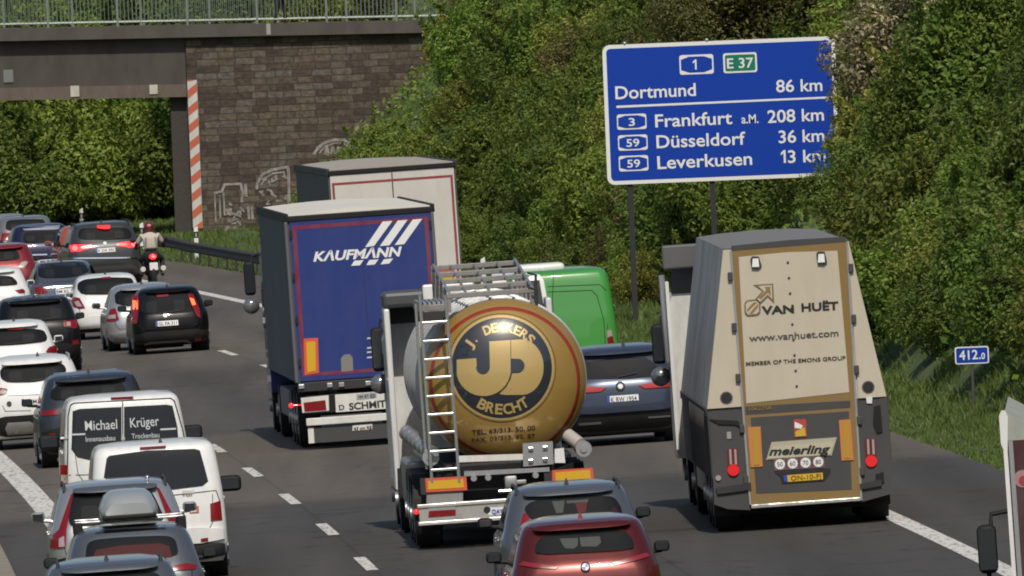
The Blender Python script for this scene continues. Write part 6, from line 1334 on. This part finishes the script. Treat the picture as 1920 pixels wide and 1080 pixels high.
def shrub(X, Z, z, s, kind, label, group, rot, sz=1.0, name='shrub', cat='shrub'):
    e_ = empty(name, (X, Z, z), label, cat, group); e_.rotation_euler = (0, 0, rot)
    f = bpy.data.objects.new('foliage', CR[kind][int(rot * 100) % len(CR[kind])]); COL.objects.link(f); f.parent = e_; f.scale = (s, s, s * sz); f.location = (0, 0, 1.05 * s * sz)
    t = bpy.data.objects.new('stem', STEMS[int(rot * 10) % 3]); COL.objects.link(t); t.parent = e_; t.scale = (s, s, s)
    return e_
rg = random.Random(21); NSH = 0
ZONES = {'a': ('leafy shrub in the thick bushes to the right of the blue distance sign', 'bushes right of the distance sign'),
         'b': ('leafy shrub on the slope between the stone abutment and the blue distance sign', 'bushes between abutment and sign'),
         'c': ('leafy shrub of the green bank seen under the bridge', 'bushes seen under the bridge'),
         'd': ('leafy shrub seen over the bridge deck through the railing', 'bushes above the bridge deck')}
wall_right = -9.7 + xk + 16
def blocked(X, Z, s):             # keep plants out of the bridge itself
    return ZB - 1.2 * s < Z < ZB + 12 + s
def keep(X, Z, zc, s):
    px, py = project(X, Z, zc); r = 1.5 * s * F / Z
    return -r < px < 1920 + r and -r < py < 1080, px, py
Z = 322.0
while Z < 615:
    t = toe(Z); o = t + rg.uniform(.1, .5); row = 0
    while o < t + 11.5:
        oo = o + rg.uniform(-.3, .3); ZZ = Z + rg.uniform(-2.2, 2.2); X = edge(ZZ) + oo; zg = ground_z(oo, ZZ)
        s = rg.uniform(.42, .62) if row == 0 else rg.uniform(.62, 1.05); ok, px, py = keep(X, ZZ, zg + 1.05 * s, s)
        o += 1.25 if row == 0 else 1.7; row += 1
        if not ok or blocked(X, ZZ, s): continue
        # the blue sign and the wall stay in view from the road
        if ZZ < ZS + 2 and px < 1560 + 1.3 * s * F / ZZ and py < 520: continue
        if ZZ < ZS + 4 and px < 1500 and zg + 2.2 * s > 2.6: continue
        if ZZ < 622 and px < 560: continue
        gy = project(X, ZZ, zg)[1]
        if px > 1600 and gy > 655 + (px - 1660) * .12: continue
        if px < 840 and ZZ < 618:   # bush line climbs along the wall
            lim = 455 - (px - 1.5 * s * F / ZZ - 420) * .95
            if py - 1.5 * s * F / ZZ < lim - 10: continue
        kind = rg.choices(['green', 'yellow', 'dark', 'brown'], [5.5, 2.2, 1.4, .8])[0]
        if px > 1560: kind = rg.choices(['green', 'dark', 'yellow', 'brown'], [5, 1.8, 1.4, .5])[0]
        z_ = 'a' if px > 1500 else 'b'
        shrub(X, ZZ, zg - .1, s, kind, *ZONES[z_], rg.uniform(0, 6.28), rg.uniform(.85, 1.2)); NSH += 1
    Z += 4.6
# the bank behind the bridge
Z = 652.0
while Z < 800:
    t = toe(Z); o = t - 2.0
    while o < t + 16:
        oo = o + rg.uniform(-.4, .4); ZZ = Z + rg.uniform(-3, 3); X = edge(ZZ) + oo; zg = ground_z(oo, ZZ); s = rg.uniform(.8, 1.3); o += 2.2
        ok, px, py = keep(X, ZZ, zg + s, s)
        if not ok or px > 900 or (ZZ < 650 and zg > 4): continue
        if px > 345 and zg + 2.4 * s < 6.5: continue
        if oo < t + .3 and px < 330 and oo < t: continue
        z_ = 'd' if py < 75 else 'c'
        shrub(X, ZZ, zg - .1, s, rg.choices(['green', 'yellow', 'dark', 'brown'], [6, 2, 1.2, .5])[0], *ZONES[z_], rg.uniform(0, 6.28), rg.uniform(.9, 1.4)); NSH += 1
    Z += 7
for k in range(12):                # tall shrubs at the foot of the bank close the view under the deck
    ZZ = rg.uniform(654, 670); X = world_at(-25 + k * 32, 300, ZZ).x; s = rg.uniform(1.15, 1.5)
    shrub(X, ZZ, ground_z(X - edge(ZZ), ZZ) - .1, s, 'green', *ZONES['c'], rg.uniform(0, 6.28), rg.uniform(1.0, 1.25)); NSH += 1
for k in range(22):                # tall growth that closes the view over the deck
    px = -20 + k * 38; ZZ = rg.uniform(650, 690); p = world_at(px, 30, ZZ); s = rg.uniform(1.2, 1.6)
    shrub(p.x, ZZ, p.z - 2.6 * s + rg.uniform(-.4, .6), s, rg.choice(['green', 'yellow', 'dark', 'brown', 'green']), *ZONES['d'], rg.uniform(0, 6.28), 1.25); NSH += 1
# branches reaching over the sign's right edge, a blossoming tree and a bare one, told apart by look
def tree(px, py, Z, s, kind, label, h=3.0):
    p = world_at(px, py, Z); o = p.x - edge(Z); zg = ground_z(o, Z); e_ = empty('tree', (p.x, Z, zg), label, 'tree')
    bm = bmesh.new(); hh = max(p.z - zg, 1.2); R = random.Random(int(px)); add_tube(bm, [(0, 0, -.4), (.05, 0, hh * .4), (-.04, .05, hh * .8), (0, 0, hh + s * .8)], [.13 * s, .10 * s, .07 * s, .02], 8)
    for k in range(9):
        a = R.uniform(0, 6.28); z0 = hh * R.uniform(.55, 1.0); q = [(0, 0, z0)] + [(math.cos(a) * f * s * 1.4, math.sin(a) * f * s * 1.4, z0 + f * s * R.uniform(.3, 1.0)) for f in (.35, .7, 1.0)]; add_tube(bm, q, [.05 * s, .035 * s, .02 * s, .008], 5)
    mk('trunk', bm, BARK, e_, True)
    for dx, dz, sc in ((0, 0, 1), (-.9, -.5, .72), (.95, -.25, .75), (.2, .85, .7)):
        f = bpy.data.objects.new('crown', CR[kind][0]); COL.objects.link(f); f.parent = e_; f.location = (dx * s, R.uniform(-.4, .4) * s, hh + dz * s); f.scale = (s * sc,) * 3; f.rotation_euler = (0, 0, R.uniform(0, 6))
    return e_
tree(1790, 60, 425, 1.35, 'blossom', 'hawthorn tree with cream blossom above the right end of the blue distance sign')
tree(1845, 120, 400, 1.25, 'green', 'bright green broadleaf tree in the upper right corner beside the blossoming hawthorn')
tree(1712, 300, 428, .9, 'brown', 'brownish thin-leaved tree whose twigs overlap the right edge of the blue sign')
tree(1680, 470, 415, .85, 'dark', 'dark leafy tree between the blue distance sign and the cream lorry')
tree(1385, -10, 470, 1.1, 'brown', 'sparse brownish tree standing behind the top edge of the blue sign')
tree(930, 40, 600, 1.1, 'yellow', 'yellow-green tree hanging over the right end of the bridge parapet')
tree(1010, 190, 560, 1.2, 'green', 'full green tree on the slope left of the blue distance sign')
def bare(px, py, Z, label, h):
    p = world_at(px, py, Z); zg = ground_z(p.x - edge(Z), Z); e_ = empty('bare_bush', (p.x, Z, zg), label, 'bush'); R = random.Random(5); bm = bmesh.new()
    for k in range(16):
        a = R.uniform(0, 6.28); sp = R.uniform(.25, 1.0); q = [(0, 0, -.2)] + [(math.cos(a) * sp * f + R.uniform(-.06, .06), math.sin(a) * sp * f, h * f) for f in (.3, .6, .85, 1.0)]; add_tube(bm, q, [.03, .026, .02, .013, .006], 5)
    mk('branches', bm, mat('dry_twig', (.26, .23, .17), .9), e_); return e_
bare(1440, 40, 452, 'leafless bush of pale dry twigs above the top edge of the blue sign', 4.2)
# overhanging twigs with leaves in front of the sign's right edge belong to a shrub at its side
for px, py, s, k in ((1632, 170, .55, 'brown'), (1622, 250, .50, 'green'), (1640, 330, .62, 'brown'), (1712, 110, .6, 'blossom')):
    p = world_at(px, py, 436); o = p.x - edge(436); zg = ground_z(o, 436)
    e_ = shrub(p.x, 436, zg - .1, s, k, {170: 'brownish shrub whose twigs cover the 86 km end of the blue sign', 250: 'small green shrub covering the right end of the blue sign near 36 km', 330: 'brownish shrub covering the lower right corner of the blue sign', 110: 'cream blossoming shrub touching the upper right corner of the blue sign'}[py], None, px * .37 % 6.28)
    hh = p.z - zg + .1; e_.children[0].location.z = hh; e_.children[1].scale = (s, s, hh / 1.9)
# tall grass and weeds of the verge as one mass
R = np.random.default_rng(3); n = 120000
ZZ = 290 + (R.random(n) ** 1.15) * 420; tt = np.array([toe(z) for z in ZZ]); oo = 2.85 + R.random(n) * (tt + 1.8 - 2.85); xx = np.array([edge(z) for z in ZZ]) + oo; zz = np.array([ground_z(o, z) for o, z in zip(oo, ZZ)])
edge_f = np.clip((oo - 2.85) / 1.2, .35, 1); patch_ = .75 + .5 * np.sin(ZZ * .9 + oo * 2.1) * np.sin(ZZ * .37 - oo)
h = R.uniform(.08, .23, n) * edge_f * patch_; a = R.uniform(0, 6.28, n); w = R.uniform(.012, .03, n) * 1.2; lx, ly = R.normal(size=n) * .4 * h, R.normal(size=n) * .4 * h
V = np.empty((n, 3, 3)); V[:, 0] = np.stack([xx - w * np.cos(a), ZZ - w * np.sin(a), zz - .02], 1); V[:, 1] = np.stack([xx + w * np.cos(a), ZZ + w * np.sin(a), zz - .02], 1); V[:, 2] = np.stack([xx + lx, ZZ + ly, zz + h], 1)
me = bpy.data.meshes.new('grass'); me.vertices.add(3 * n); me.vertices.foreach_set('co', V.ravel().astype(np.float32)); me.loops.add(3 * n); me.loops.foreach_set('vertex_index', np.arange(3 * n, dtype=np.int32)); me.polygons.add(n); me.polygons.foreach_set('loop_start', np.arange(0, 3 * n, 3, dtype=np.int32)); me.polygons.foreach_set('loop_total', np.full(n, 3, np.int32)); me.update(calc_edges=True); me.materials.append(GG)
go = bpy.data.objects.new('grass', me); COL.objects.link(go); tag(go, 'green grass and weeds along the verge beside the hard shoulder', 'grass', kind='stuff')
# low undergrowth of the whole slope as one mass
n = 130000; ZZ = 320 + R.random(n) * 470; tt = np.array([toe(z) for z in ZZ]); oo = tt + .7 + R.random(n) ** .9 * 15; xx = np.array([edge(z) for z in ZZ]) + oo; zz = np.array([ground_z(o, z) for o, z in zip(oo, ZZ)]) + R.random(n) * .7
ok = ~((ZZ > ZB - .3) & (ZZ < ZB + 11.5)); xx, ZZ, zz, n = xx[ok], ZZ[ok], zz[ok], int(ok.sum())
P = np.stack([xx, ZZ, zz], 1); nr = R.normal(size=(n, 3)) + np.array([-.3, -.6, .8]); nr /= np.linalg.norm(nr, axis=1)[:, None]; aa = np.cross(nr, R.normal(size=(n, 3))); aa /= np.linalg.norm(aa, axis=1)[:, None]; bb = np.cross(nr, aa); s = R.uniform(.06, .13, (n, 1))
V = np.stack([P - aa * s, P - bb * s * .5, P + aa * s, P + bb * s * .5], 1).reshape(-1, 3)
me = bpy.data.meshes.new('undergrowth'); me.vertices.add(4 * n); me.vertices.foreach_set('co', V.ravel().astype(np.float32)); me.loops.add(4 * n); me.loops.foreach_set('vertex_index', np.arange(4 * n, dtype=np.int32)); me.polygons.add(n); me.polygons.foreach_set('loop_start', np.arange(0, 4 * n, 4, dtype=np.int32)); me.polygons.foreach_set('loop_total', np.full(n, 4, np.int32)); me.update(calc_edges=True); me.materials.append(G1)
uo = bpy.data.objects.new('undergrowth', me); COL.objects.link(uo); tag(uo, 'low leafy undergrowth covering the cutting slope between the bushes', 'undergrowth', kind='stuff')
print('shrubs', NSH)
